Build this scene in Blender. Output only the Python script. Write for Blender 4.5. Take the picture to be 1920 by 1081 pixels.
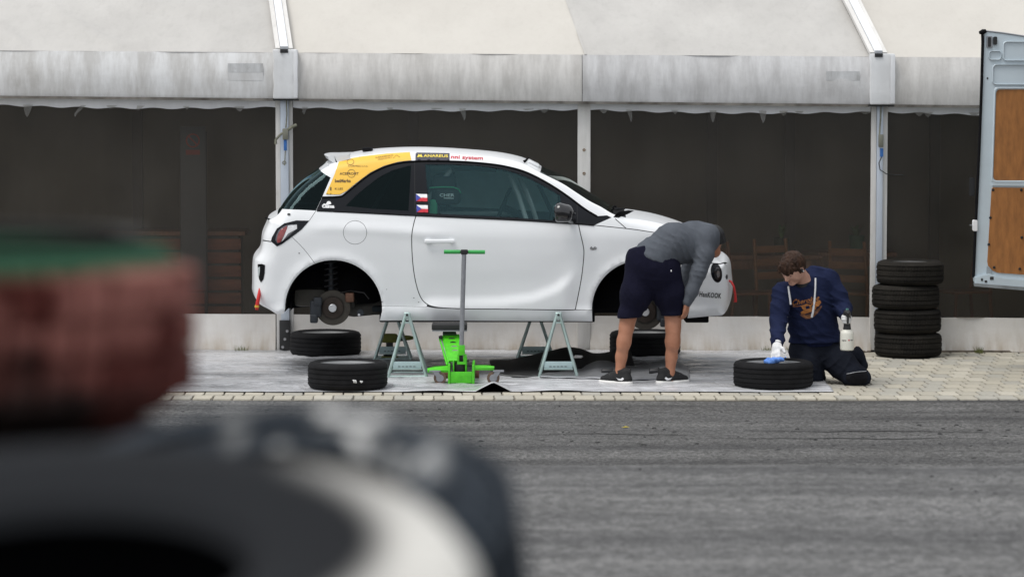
import bpy, bmesh, math, random
import numpy as np
from mathutils import Vector, Matrix
from mathutils.geometry import delaunay_2d_cdt
from mathutils.bvhtree import BVHTree

random.seed(7); rng = np.random.default_rng(7)
for o in list(bpy.data.objects): bpy.data.objects.remove(o)
SC = bpy.context.scene
COL = SC.collection

# ------------------------------------------------------------------ camera
CAM_H, PITCH, FPX = 2.28, math.atan(370/5760), 5760.0
cam = bpy.data.cameras.new('camera'); cam_o = bpy.data.objects.new('camera', cam); COL.objects.link(cam_o)
cam.sensor_width = 36; cam.lens = 108; cam.clip_start = 0.05; cam.clip_end = 6000
cam_o.location = (0, 0, CAM_H); cam_o.rotation_euler = (math.pi/2-PITCH, 0, 0)
cam.dof.use_dof = True; cam.dof.focus_distance = 24.2; cam.dof.aperture_fstop = 2.9
SC.camera = cam_o

# ------------------------------------------------------------------ sky, sun, exposure
wd = bpy.data.worlds.new('World'); SC.world = wd; wd.use_nodes = True
nt = wd.node_tree; nt.nodes.clear()
sky = nt.nodes.new('ShaderNodeTexSky'); sky.sky_type = 'NISHITA'; sky.sun_disc = False
sky.sun_elevation = math.radians(64); sky.sun_rotation = math.radians(238)
sky.air_density = 1.0; sky.dust_density = 4.0; sky.ozone_density = 1.0
hs = nt.nodes.new('ShaderNodeHueSaturation'); hs.inputs['Saturation'].default_value = 0.22
mixw = nt.nodes.new('ShaderNodeMixRGB'); mixw.inputs[0].default_value = 0.88; mixw.inputs[2].default_value = (6.1, 6.3, 6.6, 1)
bg = nt.nodes.new('ShaderNodeBackground'); bg.inputs['Strength'].default_value = 0.1
wo = nt.nodes.new('ShaderNodeOutputWorld')
nt.links.new(sky.outputs[0], hs.inputs['Color']); nt.links.new(hs.outputs[0], mixw.inputs[1])
nt.links.new(mixw.outputs[0], bg.inputs['Color']); nt.links.new(bg.outputs[0], wo.inputs['Surface'])
sun = bpy.data.lights.new('sun', 'SUN'); sun.energy = 1.45; sun.angle = math.radians(30); sun.color = (1.0, .97, .93)
sun_o = bpy.data.objects.new('sun', sun); COL.objects.link(sun_o)
_el, _az = math.radians(64), math.radians(238)     # overcast light from behind the camera, a little left
sdir = Vector((math.sin(_az)*math.cos(_el), math.cos(_az)*math.cos(_el), math.sin(_el)))
sun_o.rotation_euler = sdir.to_track_quat('Z', 'Y').to_euler(); sun_o.location = sdir*60
SC.view_settings.view_transform = 'Standard'; SC.view_settings.look = 'None'
SC.view_settings.gamma = 1.0; SC.view_settings.use_curve_mapping = False
SC.view_settings.exposure = 0.63
SC.cycles.max_bounces = 8; SC.cycles.transparent_max_bounces = 12
SC.cycles.use_denoising = True

# ------------------------------------------------------------------ measuring helpers (photo pixel + distance -> place)
_c, _s = math.cos(PITCH), math.sin(PITCH)
def at(px, py, Y):
    u = (px-960)/FPX; v = (540.5-py)/FPX
    dy = _c+v*_s; dz = -_s+v*_c
    t = Y/dy
    return Vector((u*t, Y, CAM_H+dz*t))
def gnd(px, py, z=0.0):
    u = (px-960)/FPX; v = (540.5-py)/FPX
    dy = _c+v*_s; dz = -_s+v*_c
    t = (z-CAM_H)/dz
    return Vector((u*t, dy*t, z))

# ------------------------------------------------------------------ materials
MATS = {}
def mat(name, col, rough=.6, metal=0.0, var=.12, vscale=6.0, bump=0.0, bscale=40.0, spec=.5, coat=0.0, detail=6, stretch=None, col2=None, sheen=0.0, trans=0.0, emis=None):
    if name in MATS: return MATS[name]
    m = bpy.data.materials.new(name); m.use_nodes = True; n = m.node_tree
    b = n.nodes['Principled BSDF']
    tc = n.nodes.new('ShaderNodeTexCoord'); src = tc.outputs['Object']
    if stretch:
        mp = n.nodes.new('ShaderNodeMapping'); mp.inputs['Scale'].default_value = stretch
        n.links.new(src, mp.inputs['Vector']); src = mp.outputs[0]
    ns = n.nodes.new('ShaderNodeTexNoise'); ns.inputs['Scale'].default_value = vscale; ns.inputs['Detail'].default_value = detail
    ns.inputs['Roughness'].default_value = .62
    n.links.new(src, ns.inputs['Vector'])
    rp = n.nodes.new('ShaderNodeValToRGB'); rp.color_ramp.elements[0].position = .3; rp.color_ramp.elements[1].position = .72
    c2 = col2 if col2 else [min(1, c*(1+var)) for c in col[:3]]
    c1 = col if col2 else [c*(1-var) for c in col[:3]]
    rp.color_ramp.elements[0].color = (*c1[:3], 1); rp.color_ramp.elements[1].color = (*c2[:3], 1)
    n.links.new(ns.outputs['Fac'], rp.inputs[0]); n.links.new(rp.outputs[0], b.inputs['Base Color'])
    b.inputs['Roughness'].default_value = rough; b.inputs['Metallic'].default_value = metal
    b.inputs['Specular IOR Level'].default_value = spec; b.inputs['Coat Weight'].default_value = coat
    b.inputs['Coat Roughness'].default_value = .06
    if sheen: b.inputs['Sheen Weight'].default_value = sheen
    if bump:
        nb = n.nodes.new('ShaderNodeTexNoise'); nb.inputs['Scale'].default_value = bscale; nb.inputs['Detail'].default_value = 5
        n.links.new(src, nb.inputs['Vector'])
        bp = n.nodes.new('ShaderNodeBump'); bp.inputs['Strength'].default_value = min(1, bump); bp.inputs['Distance'].default_value = .02
        n.links.new(nb.outputs['Fac'], bp.inputs['Height']); n.links.new(bp.outputs[0], b.inputs['Normal'])
    MATS[name] = m
    return m
def glass(name, tint, fac=.10, rough=.02, bump=0.0, bscale=3.0, body=None, bodyfac=0.0):
    """thin pane: tinted see-through + mirror-like surface (fresnel) + optional diffuse film that paints in reflected light"""
    if name in MATS: return MATS[name]
    m = bpy.data.materials.new(name); m.use_nodes = True; n = m.node_tree; n.nodes.clear()
    out = n.nodes.new('ShaderNodeOutputMaterial')
    tr = n.nodes.new('ShaderNodeBsdfTransparent'); tr.inputs[0].default_value = (*tint, 1)
    gl = n.nodes.new('ShaderNodeBsdfGlossy'); gl.inputs['Roughness'].default_value = rough; gl.inputs[0].default_value = (1, 1, 1, 1)
    fr = n.nodes.new('ShaderNodeFresnel'); fr.inputs['IOR'].default_value = 1.5
    ad = n.nodes.new('ShaderNodeMath'); ad.operation = 'ADD'; ad.inputs[1].default_value = fac
    n.links.new(fr.outputs[0], ad.inputs[0])
    mx = n.nodes.new('ShaderNodeMixShader'); n.links.new(ad.outputs[0], mx.inputs[0])
    n.links.new(tr.outputs[0], mx.inputs[1]); n.links.new(gl.outputs[0], mx.inputs[2])
    last = mx.outputs[0]
    tc = n.nodes.new('ShaderNodeTexCoord')
    if bump:
        nb = n.nodes.new('ShaderNodeTexNoise'); nb.inputs['Scale'].default_value = bscale; nb.inputs['Detail'].default_value = 3
        n.links.new(tc.outputs['Object'], nb.inputs['Vector'])
        bp = n.nodes.new('ShaderNodeBump'); bp.inputs['Strength'].default_value = bump; bp.inputs['Distance'].default_value = .05
        n.links.new(nb.outputs['Fac'], bp.inputs['Height']); n.links.new(bp.outputs[0], gl.inputs['Normal'])
    if body:
        df = n.nodes.new('ShaderNodeBsdfDiffuse'); df.inputs[0].default_value = (*body, 1)
        nz = n.nodes.new('ShaderNodeTexNoise'); nz.inputs['Scale'].default_value = 1.7; nz.inputs['Detail'].default_value = 6
        n.links.new(tc.outputs['Object'], nz.inputs['Vector'])
        mu = n.nodes.new('ShaderNodeMath'); mu.operation = 'MULTIPLY'; mu.inputs[1].default_value = bodyfac*2
        n.links.new(nz.outputs['Fac'], mu.inputs[0])
        m2 = n.nodes.new('ShaderNodeMixShader'); n.links.new(mu.outputs[0], m2.inputs[0])
        n.links.new(last, m2.inputs[1]); n.links.new(df.outputs[0], m2.inputs[2]); last = m2.outputs[0]
    n.links.new(last, out.inputs['Surface'])
    MATS[name] = m
    return m

# ------------------------------------------------------------------ object helpers
def link(name, me, m=None, parent=None, label=None, cat=None, group=None, kind=None, smooth=True):
    o = bpy.data.objects.new(name, me); COL.objects.link(o)
    if m is not None and not me.materials: me.materials.append(m)
    if smooth and len(me.polygons): me.polygons.foreach_set('use_smooth', [True]*len(me.polygons))
    if parent is not None: o.parent = parent
    if label: o['label'] = label
    if cat: o['category'] = cat
    if group: o['group'] = group
    if kind: o['kind'] = kind
    return o
def thing(name, label, cat, loc=(0, 0, 0), rz=0, group=None):
    o = bpy.data.objects.new(name, None); COL.objects.link(o); o.empty_display_size = .1
    o.location = loc; o.rotation_euler = (0, 0, rz); o['label'] = label; o['category'] = cat
    if group: o['group'] = group
    return o
def pyd(name, v, f, m=None, parent=None, smooth=True, **k):
    me = bpy.data.meshes.new(name); me.from_pydata([tuple(p) for p in v], [], [tuple(q) for q in f]); me.update()
    return link(name, me, m, parent, smooth=smooth, **k)
def from_bm(name, bm, m=None, parent=None, smooth=True, **k):
    bm.normal_update()
    me = bpy.data.meshes.new(name); bm.to_mesh(me); bm.free()
    return link(name, me, m, parent, smooth=smooth, **k)
def sharp(o, ang=35):
    me = o.data
    bm = bmesh.new(); bm.from_mesh(me)
    for e in bm.edges:
        if len(e.link_faces) == 2 and e.calc_face_angle(0) > math.radians(ang): e.smooth = False
    bm.to_mesh(me); bm.free()
    return o
def box_bm(bm, lo, hi, bev=0.0, mat4=None, seg=2):
    lo = Vector(lo); hi = Vector(hi); c = (lo+hi)/2; d = hi-lo
    r = bmesh.ops.create_cube(bm, size=1, matrix=Matrix.Translation(c) @ Matrix.Diagonal((d.x, d.y, d.z, 1)))
    vs = r['verts']
    if bev > 0:
        es = list({e for v in vs for e in v.link_edges})
        rr = bmesh.ops.bevel(bm, geom=es, offset=min(bev, min(d)*.45), segments=seg, profile=.6, affect='EDGES')
        vs = list({v for f in rr['faces'] for v in f.verts} | {v for v in vs if v.is_valid})
    if mat4 is not None: bmesh.ops.transform(bm, matrix=mat4, verts=vs)
    return vs
def box(name, lo, hi, m, parent=None, bev=0.004, mat4=None, **k):
    bm = bmesh.new(); box_bm(bm, lo, hi, bev, mat4)
    return sharp(from_bm(name, bm, m, parent, **k), 50)
def tube_geo(pts, rad, n=10, cap=True):
    """swept tube through pts; rad scalar or list"""
    P = [Vector(p) for p in pts]; R = rad if hasattr(rad, '__len__') else [rad]*len(P)
    V = []; F = []; up = None
    for i, p in enumerate(P):
        t = (P[min(i+1, len(P)-1)]-P[max(i-1, 0)]).normalized()
        if up is None:
            up = Vector((0, 0, 1)) if abs(t.z) < .9 else Vector((1, 0, 0))
        a = t.cross(up).normalized(); up = a.cross(t).normalized()
        for j in range(n):
            th = 2*math.pi*j/n
            V.append(p+(a*math.cos(th)+up*math.sin(th))*R[i])
    for i in range(len(P)-1):
        for j in range(n):
            F.append((i*n+j, i*n+(j+1) % n, (i+1)*n+(j+1) % n, (i+1)*n+j))
    if cap:
        F.append(tuple(range(n))[::-1]); F.append(tuple((len(P)-1)*n+j for j in range(n)))
    F = [tuple(reversed(f)) for f in F]
    return V, F
def tube(name, pts, rad, m, parent=None, n=10, **k):
    V, F = tube_geo(pts, rad, n)
    return sharp(pyd(name, V, F, m, parent, **k), 60)
def lathe_geo(prof, n=48, axis='z', closed=False):
    """prof: (r, h) list, revolved round z"""
    V = []; F = []; k = len(prof)
    for j in range(n):
        th = 2*math.pi*j/n; c, s = math.cos(th), math.sin(th)
        for r, h in prof:
            V.append((r*c, r*s, h) if axis == 'z' else ((r*c, h, r*s) if axis == 'y' else (h, r*c, r*s)))
    kk = k if closed else k-1
    for j in range(n):
        j2 = (j+1) % n
        for i in range(kk):
            i2 = (i+1) % k
            F.append((j*k+i, j2*k+i, j2*k+i2, j*k+i2))
    return V, F
def lathe(name, prof, m, parent=None, n=48, axis='z', closed=False, loc=None, ang=35, **k):
    V, F = lathe_geo(prof, n, axis, closed)
    if loc is not None: V = [Vector(v)+Vector(loc) for v in V]
    me = bpy.data.meshes.new(name); me.from_pydata([tuple(v) for v in V], [], F); me.update()
    bm = bmesh.new(); bm.from_mesh(me); bmesh.ops.remove_doubles(bm, verts=bm.verts, dist=1e-5); bmesh.ops.recalc_face_normals(bm, faces=bm.faces); bm.to_mesh(me); bm.free()
    return sharp(link(name, me, m, parent, **k), ang)
def merge_geo(parts):
    V = []; F = []
    for v, f in parts:
        b = len(V); V += [tuple(p) for p in v]; F += [tuple(i+b for i in q) for q in f]
    return V, F
def copy_tree(o, parent=None):
    c = o.copy(); COL.objects.link(c); c.parent = parent
    for ch in list(o.children): copy_tree(ch, c)
    return c

def text_geo(s, size=1.0, bold=0.0, align='LEFT', spacing=1.0, shear=0.0, res=3):
    cu = bpy.data.curves.new('t', 'FONT'); cu.body = s; cu.size = size; cu.offset = bold; cu.align_x = align
    cu.space_character = spacing; cu.shear = shear; cu.resolution_u = res; cu.fill_mode = 'FRONT' if hasattr(cu, 'fill_mode') else cu.fill_mode
    o = bpy.data.objects.new('t', cu); COL.objects.link(o)
    dg = bpy.context.evaluated_depsgraph_get()
    me = o.evaluated_get(dg).to_mesh()
    V = [(v.co.x, v.co.y) for v in me.vertices]; F = [tuple(p.vertices) for p in me.polygons]
    o.evaluated_get(dg).to_mesh_clear(); bpy.data.objects.remove(o); bpy.data.curves.remove(cu)
    return V, F

# ------------------------------------------------------------------ polygon / triangulation helpers
def resample(pts, step, closed=False):
    P = [np.array(p, float) for p in pts]
    if closed: P = P+[P[0]]
    out = []
    for a, b in zip(P[:-1], P[1:]):
        n = max(1, int(math.ceil(np.linalg.norm(b-a)/step)))
        for i in range(n): out.append(a+(b-a)*i/n)
    if not closed: out.append(P[-1])
    return np.array(out)
def spline(pts, per=6, closed=False):
    P = [np.array(p, float) for p in pts]; n = len(P); out = []
    rngi = range(n) if closed else range(n-1)
    for i in rngi:
        p0 = P[(i-1) % n] if closed or i > 0 else 2*P[0]-P[1]
        p1 = P[i]; p2 = P[(i+1) % n]
        p3 = P[(i+2) % n] if closed or i+2 < n else 2*P[-1]-P[-2]
        for k in range(per):
            t = k/per
            out.append(.5*((2*p1)+(-p0+p2)*t+(2*p0-5*p1+4*p2-p3)*t*t+(-p0+3*p1-3*p2+p3)*t**3))
    if not closed: out.append(P[-1])
    return np.array(out)
def inpoly(Q, poly):
    Q = np.asarray(Q, float); x, y = Q[:, 0], Q[:, 1]; poly = np.asarray(poly, float)
    ins = np.zeros(len(Q), bool); n = len(poly)
    for i in range(n):
        x1, y1 = poly[i]; x2, y2 = poly[(i+1) % n]
        if y1 == y2: continue
        c = ((y1 > y) != (y2 > y)) & (x < (x2-x1)*(y-y1)/(y2-y1)+x1)
        ins ^= c
    return ins
def segdist(Q, a, b):
    Q = np.asarray(Q, float); ab = b-a; L = max(1e-12, ab@ab)
    t = np.clip(((Q-a)@ab)/L, 0, 1)
    return np.linalg.norm(Q-(a+t[:, None]*ab), axis=1)
def cdt(points, polylines):
    """polylines: list of (Nx2, closed); returns verts Nx2, tris"""
    V = [Vector((float(p[0]), float(p[1]))) for p in points]; E = []
    for pl, cl in polylines:
        b = len(V); n = len(pl)
        V += [Vector((float(p[0]), float(p[1]))) for p in pl]
        E += [(b+i, b+i+1) for i in range(n-1)]
        if cl: E.append((b+n-1, b))
    r = delaunay_2d_cdt(V, E, [], 0, 1e-6)
    return np.array([(v.x, v.y) for v in r[0]]), [tuple(f) for f in r[2]]
def band(pl, w):
    P = np.asarray(pl, float); T = np.gradient(P, axis=0); N = np.stack([-T[:, 1], T[:, 0]], 1)
    N /= np.maximum(1e-9, np.linalg.norm(N, axis=1))[:, None]
    return np.vstack([P+N*w, (P-N*w)[::-1]])
def grid_pts(poly, step, margin):
    poly = np.asarray(poly); lo = poly.min(0); hi = poly.max(0)
    xs = np.arange(lo[0], hi[0], step); ys = np.arange(lo[1], hi[1], step*.87)
    G = np.array([(x+(step/2 if j % 2 else 0), y) for j, y in enumerate(ys) for x in xs])
    G = G[inpoly(G, poly)]
    d = np.full(len(G), 9.)
    n = len(poly)
    for i in range(n): d = np.minimum(d, segdist(G, poly[i], poly[(i+1) % n]))
    return G[d > margin]

# ------------------------------------------------------------------ soft bodies: signed distance field -> mesh
class Field:
    def __init__(s, lo, hi, h):
        s.lo = np.array(lo, float); s.h = h
        s.n = (np.ceil((np.array(hi)-s.lo)/h)).astype(int)+1
        s.ax = [s.lo[i]+h*np.arange(s.n[i]) for i in range(3)]
        s.v = np.full(tuple(s.n), 1.0, np.float32)
    def sub(s, lo, hi):
        a = np.clip(np.floor((np.array(lo)-s.lo)/s.h).astype(int), 0, s.n); b = np.clip(np.ceil((np.array(hi)-s.lo)/s.h).astype(int)+1, 0, s.n)
        sl = tuple(slice(a[i], b[i]) for i in range(3))
        return sl, np.meshgrid(*[s.ax[i][sl[i]] for i in range(3)], indexing='ij', sparse=True)
    def cap(s, a, b, ra, rb=None, k=.02, flat=None, sub=False):
        """tapered capsule; flat=(axis vector, factor>1 squeezes along it)"""
        a = np.array(a, float); b = np.array(b, float); rb = ra if rb is None else rb
        m = max(ra, rb)+k+.05
        sl, (X, Y, Z) = s.sub(np.minimum(a, b)-m, np.maximum(a, b)+m)
        if 0 in [q.size for q in (X, Y, Z)]: return
        px, py, pz = X-a[0], Y-a[1], Z-a[2]; ba = b-a
        sc = 1.0
        if flat is not None:
            n = np.array(flat[0], float); n /= np.linalg.norm(n); q = flat[1]
            dn = px*n[0]+py*n[1]+pz*n[2]
            px = px+(q-1)*dn*n[0]; py = py+(q-1)*dn*n[1]; pz = pz+(q-1)*dn*n[2]
            ba = ba+(q-1)*(ba@n)*n; sc = .5*(1+1/q)
        L = max(1e-9, ba@ba)
        t = np.clip((px*ba[0]+py*ba[1]+pz*ba[2])/L, 0, 1)
        d = (np.sqrt((px-t*ba[0])**2+(py-t*ba[1])**2+(pz-t*ba[2])**2)-(ra+(rb-ra)*t))*sc
        old = s.v[sl]
        if sub:
            h = np.clip(.5-.5*(old+d)/k, 0, 1); s.v[sl] = (old*(1-h)+(-d)*h+k*h*(1-h)).astype(np.float32)
        else:
            h = np.clip(.5+.5*(old-d)/k, 0, 1); s.v[sl] = (old*(1-h)+d*h-k*h*(1-h)).astype(np.float32)
    def chain(s, pts, rads, k=.02, flat=None):
        for i in range(len(pts)-1): s.cap(pts[i], pts[i+1], rads[i], rads[i+1], k, flat)
    def cut(s, p, n):
        """remove the half space on the side n points to"""
        n = np.array(n, float); n /= np.linalg.norm(n); p = np.array(p, float)
        X, Y, Z = np.meshgrid(*s.ax, indexing='ij', sparse=True)
        d = (X-p[0])*n[0]+(Y-p[1])*n[1]+(Z-p[2])*n[2]
        s.v = np.maximum(s.v, d.astype(np.float32))
    def disp(s, fn):
        X, Y, Z = np.meshgrid(*s.ax, indexing='ij', sparse=True)
        s.v = s.v+fn(X, Y, Z).astype(np.float32)
    def mesh(s, name):
        v = s.v; ins = v < 0; nx, ny, nz = v.shape
        c = np.zeros((nx-1, ny-1, nz-1), np.int8)
        for i in (0, 1):
            for j in (0, 1):
                for k in (0, 1): c += ins[i:nx-1+i, j:ny-1+j, k:nz-1+k]
        act = (c > 0) & (c < 8); idx = np.argwhere(act)
        num = np.full(act.shape, -1, np.int64); num[act] = np.arange(len(idx))
        acc = np.zeros((len(idx), 3)); cnt = np.zeros(len(idx)); co = [(i, j, k) for i in (0, 1) for j in (0, 1) for k in (0, 1)]
        for a in co:
            for ax in range(3):
                if a[ax]: continue
                b = list(a); b[ax] = 1
                va = v[idx[:, 0]+a[0], idx[:, 1]+a[1], idx[:, 2]+a[2]]; vb = v[idx[:, 0]+b[0], idx[:, 1]+b[1], idx[:, 2]+b[2]]
                m = (va < 0) != (vb < 0)
                t = np.where(m, va/np.where(m, va-vb, 1), 0)
                p = np.tile(np.array(a, float), (len(idx), 1)); p[:, ax] = t
                acc[m] += p[m]; cnt[m] += 1
        V = s.lo+s.h*(idx+acc/cnt[:, None])
        F = []
        for ax in range(3):
            u, w = [(1, 2), (2, 0), (0, 1)][ax]
            A = [slice(None)]*3; B = [slice(None)]*3; A[ax] = slice(0, -1); B[ax] = slice(1, None)
            ch = ins[tuple(A)] != ins[tuple(B)]; e = np.argwhere(ch)
            e = e[(e[:, u] > 0) & (e[:, w] > 0) & (e[:, u] < v.shape[u]-1) & (e[:, w] < v.shape[w]-1)]
            q = []
            for du, dw in ((1, 1), (0, 1), (0, 0), (1, 0)):
                f = e.copy(); f[:, u] -= du; f[:, w] -= dw; q.append(num[f[:, 0], f[:, 1], f[:, 2]])
            q = np.stack(q, 1); flip = ~ins[e[:, 0], e[:, 1], e[:, 2]]
            q[flip] = q[flip][:, ::-1]; F.append(q)
        F = np.concatenate(F); F = F[(F >= 0).all(1)]
        # light relaxation
        ed = np.concatenate([F[:, [0, 1]], F[:, [1, 2]], F[:, [2, 3]], F[:, [3, 0]]])
        for _ in range(3):
            sm = np.zeros_like(V); ct = np.zeros(len(V))
            np.add.at(sm, ed[:, 0], V[ed[:, 1]]); np.add.at(ct, ed[:, 0], 1)
            ok = ct > 0; V[ok] = .5*V[ok]+.5*sm[ok]/ct[ok][:, None]
        me = bpy.data.meshes.new(name)
        me.vertices.add(len(V)); me.vertices.foreach_set('co', V.ravel().astype(np.float32))
        me.loops.add(F.size); me.loops.foreach_set('vertex_index', F.ravel().astype(np.int32))
        me.polygons.add(len(F)); me.polygons.foreach_set('loop_start', np.arange(0, F.size, 4, dtype=np.int32)); me.polygons.foreach_set('loop_total', np.full(len(F), 4, np.int32))
        me.update(calc_edges=True); me.validate()
        return me
def rel(me, org):
    me.transform(Matrix.Translation(-Vector(org))); return me
def decal(name, V2, F, m, parent, target_me, place, direction, off=.003):
    """thin print laid on a surface: 2d point -> place() -> ray along direction onto the target mesh (same local frame)"""
    bm = bmesh.new(); bm.from_mesh(target_me); bt = BVHTree.FromBMesh(bm); bm.free()
    d = Vector(direction).normalized(); hits = []
    for p in V2:
        q = Vector(place(*p)); h = bt.ray_cast(q-d*1.0, d)[0]; hits.append((q, h))
    ok = [h for q, h in hits if h is not None]
    md = sum((h for h in ok), Vector())/max(1, len(ok)) if ok else None
    out = [tuple(h-d*off) if h is not None else tuple(q+d*((md-q).dot(d) if md is not None else 0)) for q, h in hits]
    return pyd(name, out, F, m, parent, smooth=False)
# ================================================================== THE SETTING
def asphalt(name, c1, c2, speck, streak, bump, agg=260.0, fa=.35, grain=55):
    m = bpy.data.materials.new(name); m.use_nodes = True; n = m.node_tree; b = n.nodes['Principled BSDF']
    tc = n.nodes.new('ShaderNodeTexCoord')
    def noise(scale, vec=None, det=6, mapsc=None):
        t = n.nodes.new('ShaderNodeTexNoise'); t.inputs['Scale'].default_value = scale; t.inputs['Detail'].default_value = det; t.inputs['Roughness'].default_value = .65
        if mapsc:
            mp = n.nodes.new('ShaderNodeMapping'); mp.inputs['Scale'].default_value = mapsc; n.links.new(tc.outputs['Object'], mp.inputs[0]); n.links.new(mp.outputs[0], t.inputs['Vector'])
        else: n.links.new(tc.outputs['Object'], t.inputs['Vector'])
        return t.outputs['Fac']
    def ramp(src, a, b2, ca, cb):
        r = n.nodes.new('ShaderNodeValToRGB'); r.color_ramp.elements[0].position = a; r.color_ramp.elements[1].position = b2
        r.color_ramp.elements[0].color = (*ca, 1); r.color_ramp.elements[1].color = (*cb, 1); n.links.new(src, r.inputs[0]); return r.outputs[0]
    def mixc(f, a, b2, mode='MIX'):
        x = n.nodes.new('ShaderNodeMixRGB'); x.blend_type = mode
        if isinstance(f, float): x.inputs[0].default_value = f
        else: n.links.new(f, x.inputs[0])
        for i, q in ((1, a), (2, b2)):
            if isinstance(q, tuple): x.inputs[i].default_value = (*q, 1)
            else: n.links.new(q, x.inputs[i])
        return x.outputs[0]
    base = ramp(noise(1.1), .3, .7, c1, c2)
    st = ramp(noise(1.0, mapsc=streak), .38, .68, (.50, .50, .51), (1.18, 1.18, 1.17))
    c = mixc(1.0, base, st, 'MULTIPLY')
    st2 = ramp(noise(1.0, mapsc=(streak[0]*5, streak[1]*6, 1)), .4, .62, (.92, .92, .92), (1.05, 1.05, 1.05))
    c = mixc(1.0, c, st2, 'MULTIPLY')
    vo = n.nodes.new('ShaderNodeTexVoronoi'); vo.inputs['Scale'].default_value = agg*.35; n.links.new(tc.outputs['Object'], vo.inputs['Vector'])
    sp = ramp(vo.outputs['Color'], .1, .9, (1-speck,)*3, (1+speck,)*3)
    c = mixc(1.0, c, sp, 'MULTIPLY')
    fine = ramp(noise(agg, det=3), .35, .7, (1-fa,)*3, (1+fa,)*3)
    c = mixc(.75, c, mixc(1.0, c, fine, 'MULTIPLY'))
    big = ramp(noise(1.0, mapsc=(grain, grain*.32, 1), det=2), .36, .66, (.70,)*3, (1.30,)*3)
    c = mixc(1.0, c, big, 'MULTIPLY')
    n.links.new(c, b.inputs['Base Color']); b.inputs['Roughness'].default_value = .82; b.inputs['Specular IOR Level'].default_value = .35
    bp = n.nodes.new('ShaderNodeBump'); bp.inputs['Strength'].default_value = bump; bp.inputs['Distance'].default_value = .02
    ad = n.nodes.new('ShaderNodeMath'); ad.operation = 'ADD'; n.links.new(vo.outputs['Distance'], ad.inputs[0]); n.links.new(noise(60.0), ad.inputs[1])
    n.links.new(ad.outputs[0], bp.inputs['Height']); n.links.new(bp.outputs[0], b.inputs['Normal'])
    return m
M_road = asphalt('road_asphalt', (.088, .086, .084), (.132, .130, .128), .45, (.12, 2.2, 1), .6, 120, .3)
M_track = asphalt('track_asphalt', (.112, .111, .110), (.168, .166, .164), .35, (.045, 1.5, 1), .5, 75, .18, 85)
M_far = mat('ground_grass', (.05, .07, .03), .9, var=.35, vscale=.4)

# ground sheet to the horizon, the service road, the raised track edge in front
pyd('ground', [(-3000, -200, -.12), (3000, -200, -.12), (3000, 4000, -.12), (-3000, 4000, -.12)], [(0, 1, 2, 3)], M_far, kind='structure')
KY = gnd(960, 747.5, 0).y              # near edge of the pavement
def roadz(x, y): return -.014+.003*math.sin(x*.7+y*1.3)+.002*math.sin(x*2.1-y*.8)
V = []; F = []; nx, ny = 120, 48
for j in range(ny+1):
    y = 15.6+(KY+.06-15.6)*j/ny
    for i in range(nx+1):
        x = -30+60*i/nx
        V.append((x, y, roadz(x, y)))
for j in range(ny):
    for i in range(nx): a = j*(nx+1)+i; F.append((a, a+1, a+nx+2, a+nx+1))
pyd('service_road', V, F, M_road, kind='structure')
CZ = .45; CY = (CAM_H-CZ)/((870-170)/FPX)
prof = [(-6, CZ), (0, CZ), (8, CZ), (CY-1.2, CZ), (CY-.35, CZ-.002), (CY, CZ-.012), (CY+.35, CZ-.08), (CY+1.0, CZ-.28), (CY+1.6, -.0), (CY+1.9, -.075), (CY+1.9, -.3)]
V = []; F = []; xs = np.linspace(-30, 30, 121)
for k, (y, z) in enumerate(prof):
    for x in xs: V.append((x, y, z+(.006*math.sin(x*1.7)+.004*math.sin(x*5.1+1)+.003*math.sin(x*11))*(1 if 3 <= k <= 8 else 0)))
for k in range(len(prof)-1):
    for i in range(120): a = k*121+i; F.append((a, a+1, a+122, a+121))
pyd('track', V, F, M_track, kind='structure')

# rubber crumbs and grit lying on the asphalt: nobody could count them
bits = []
for i in range(820):
    if i < 600:
        x = random.uniform(-3, 4.6); y = random.triangular(18.6, KY-.1, 20.2); z = roadz(x, y); s = random.choice([.004, .004, .005, .005, .006, .007, .009, .013, .018])
    else:
        y = random.uniform(11.5, CY-.2); x = random.uniform(-.3, 2.6); z = CZ; s = random.choice([.002, .003, .003, .004, .005, .007])
    a = random.uniform(0, 6.28); l = s*random.uniform(1, 2.2); w = s*random.uniform(.5, 1); h = s*random.uniform(.2, .45)
    c, q = math.cos(a), math.sin(a)
    vv = [(x+c*l*sx-q*w*sy, y+q*l*sx+c*w*sy, z-.004) for sx, sy in ((-1, -1), (1, -.8), (.9, 1), (-1, .8))]+[(x+c*l*.4*sx-q*w*.4*sy, y+q*l*.4*sx+c*w*.4*sy, z+h) for sx, sy in ((-1, -1), (1, -.8), (.9, 1), (-1, .8))]
    bits.append((vv, [(4, 5, 6, 7), (0, 1, 5, 4), (1, 2, 6, 5), (2, 3, 7, 6), (3, 0, 4, 7)]))
Vb, Fb = merge_geo(bits)
pyd('rubber_crumbs', Vb, Fb, mat('crumb_rubber', (.018, .018, .018), .9, var=.4, vscale=30), kind='stuff', label='black rubber crumbs and grit scattered over the asphalt', smooth=False)
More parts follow.
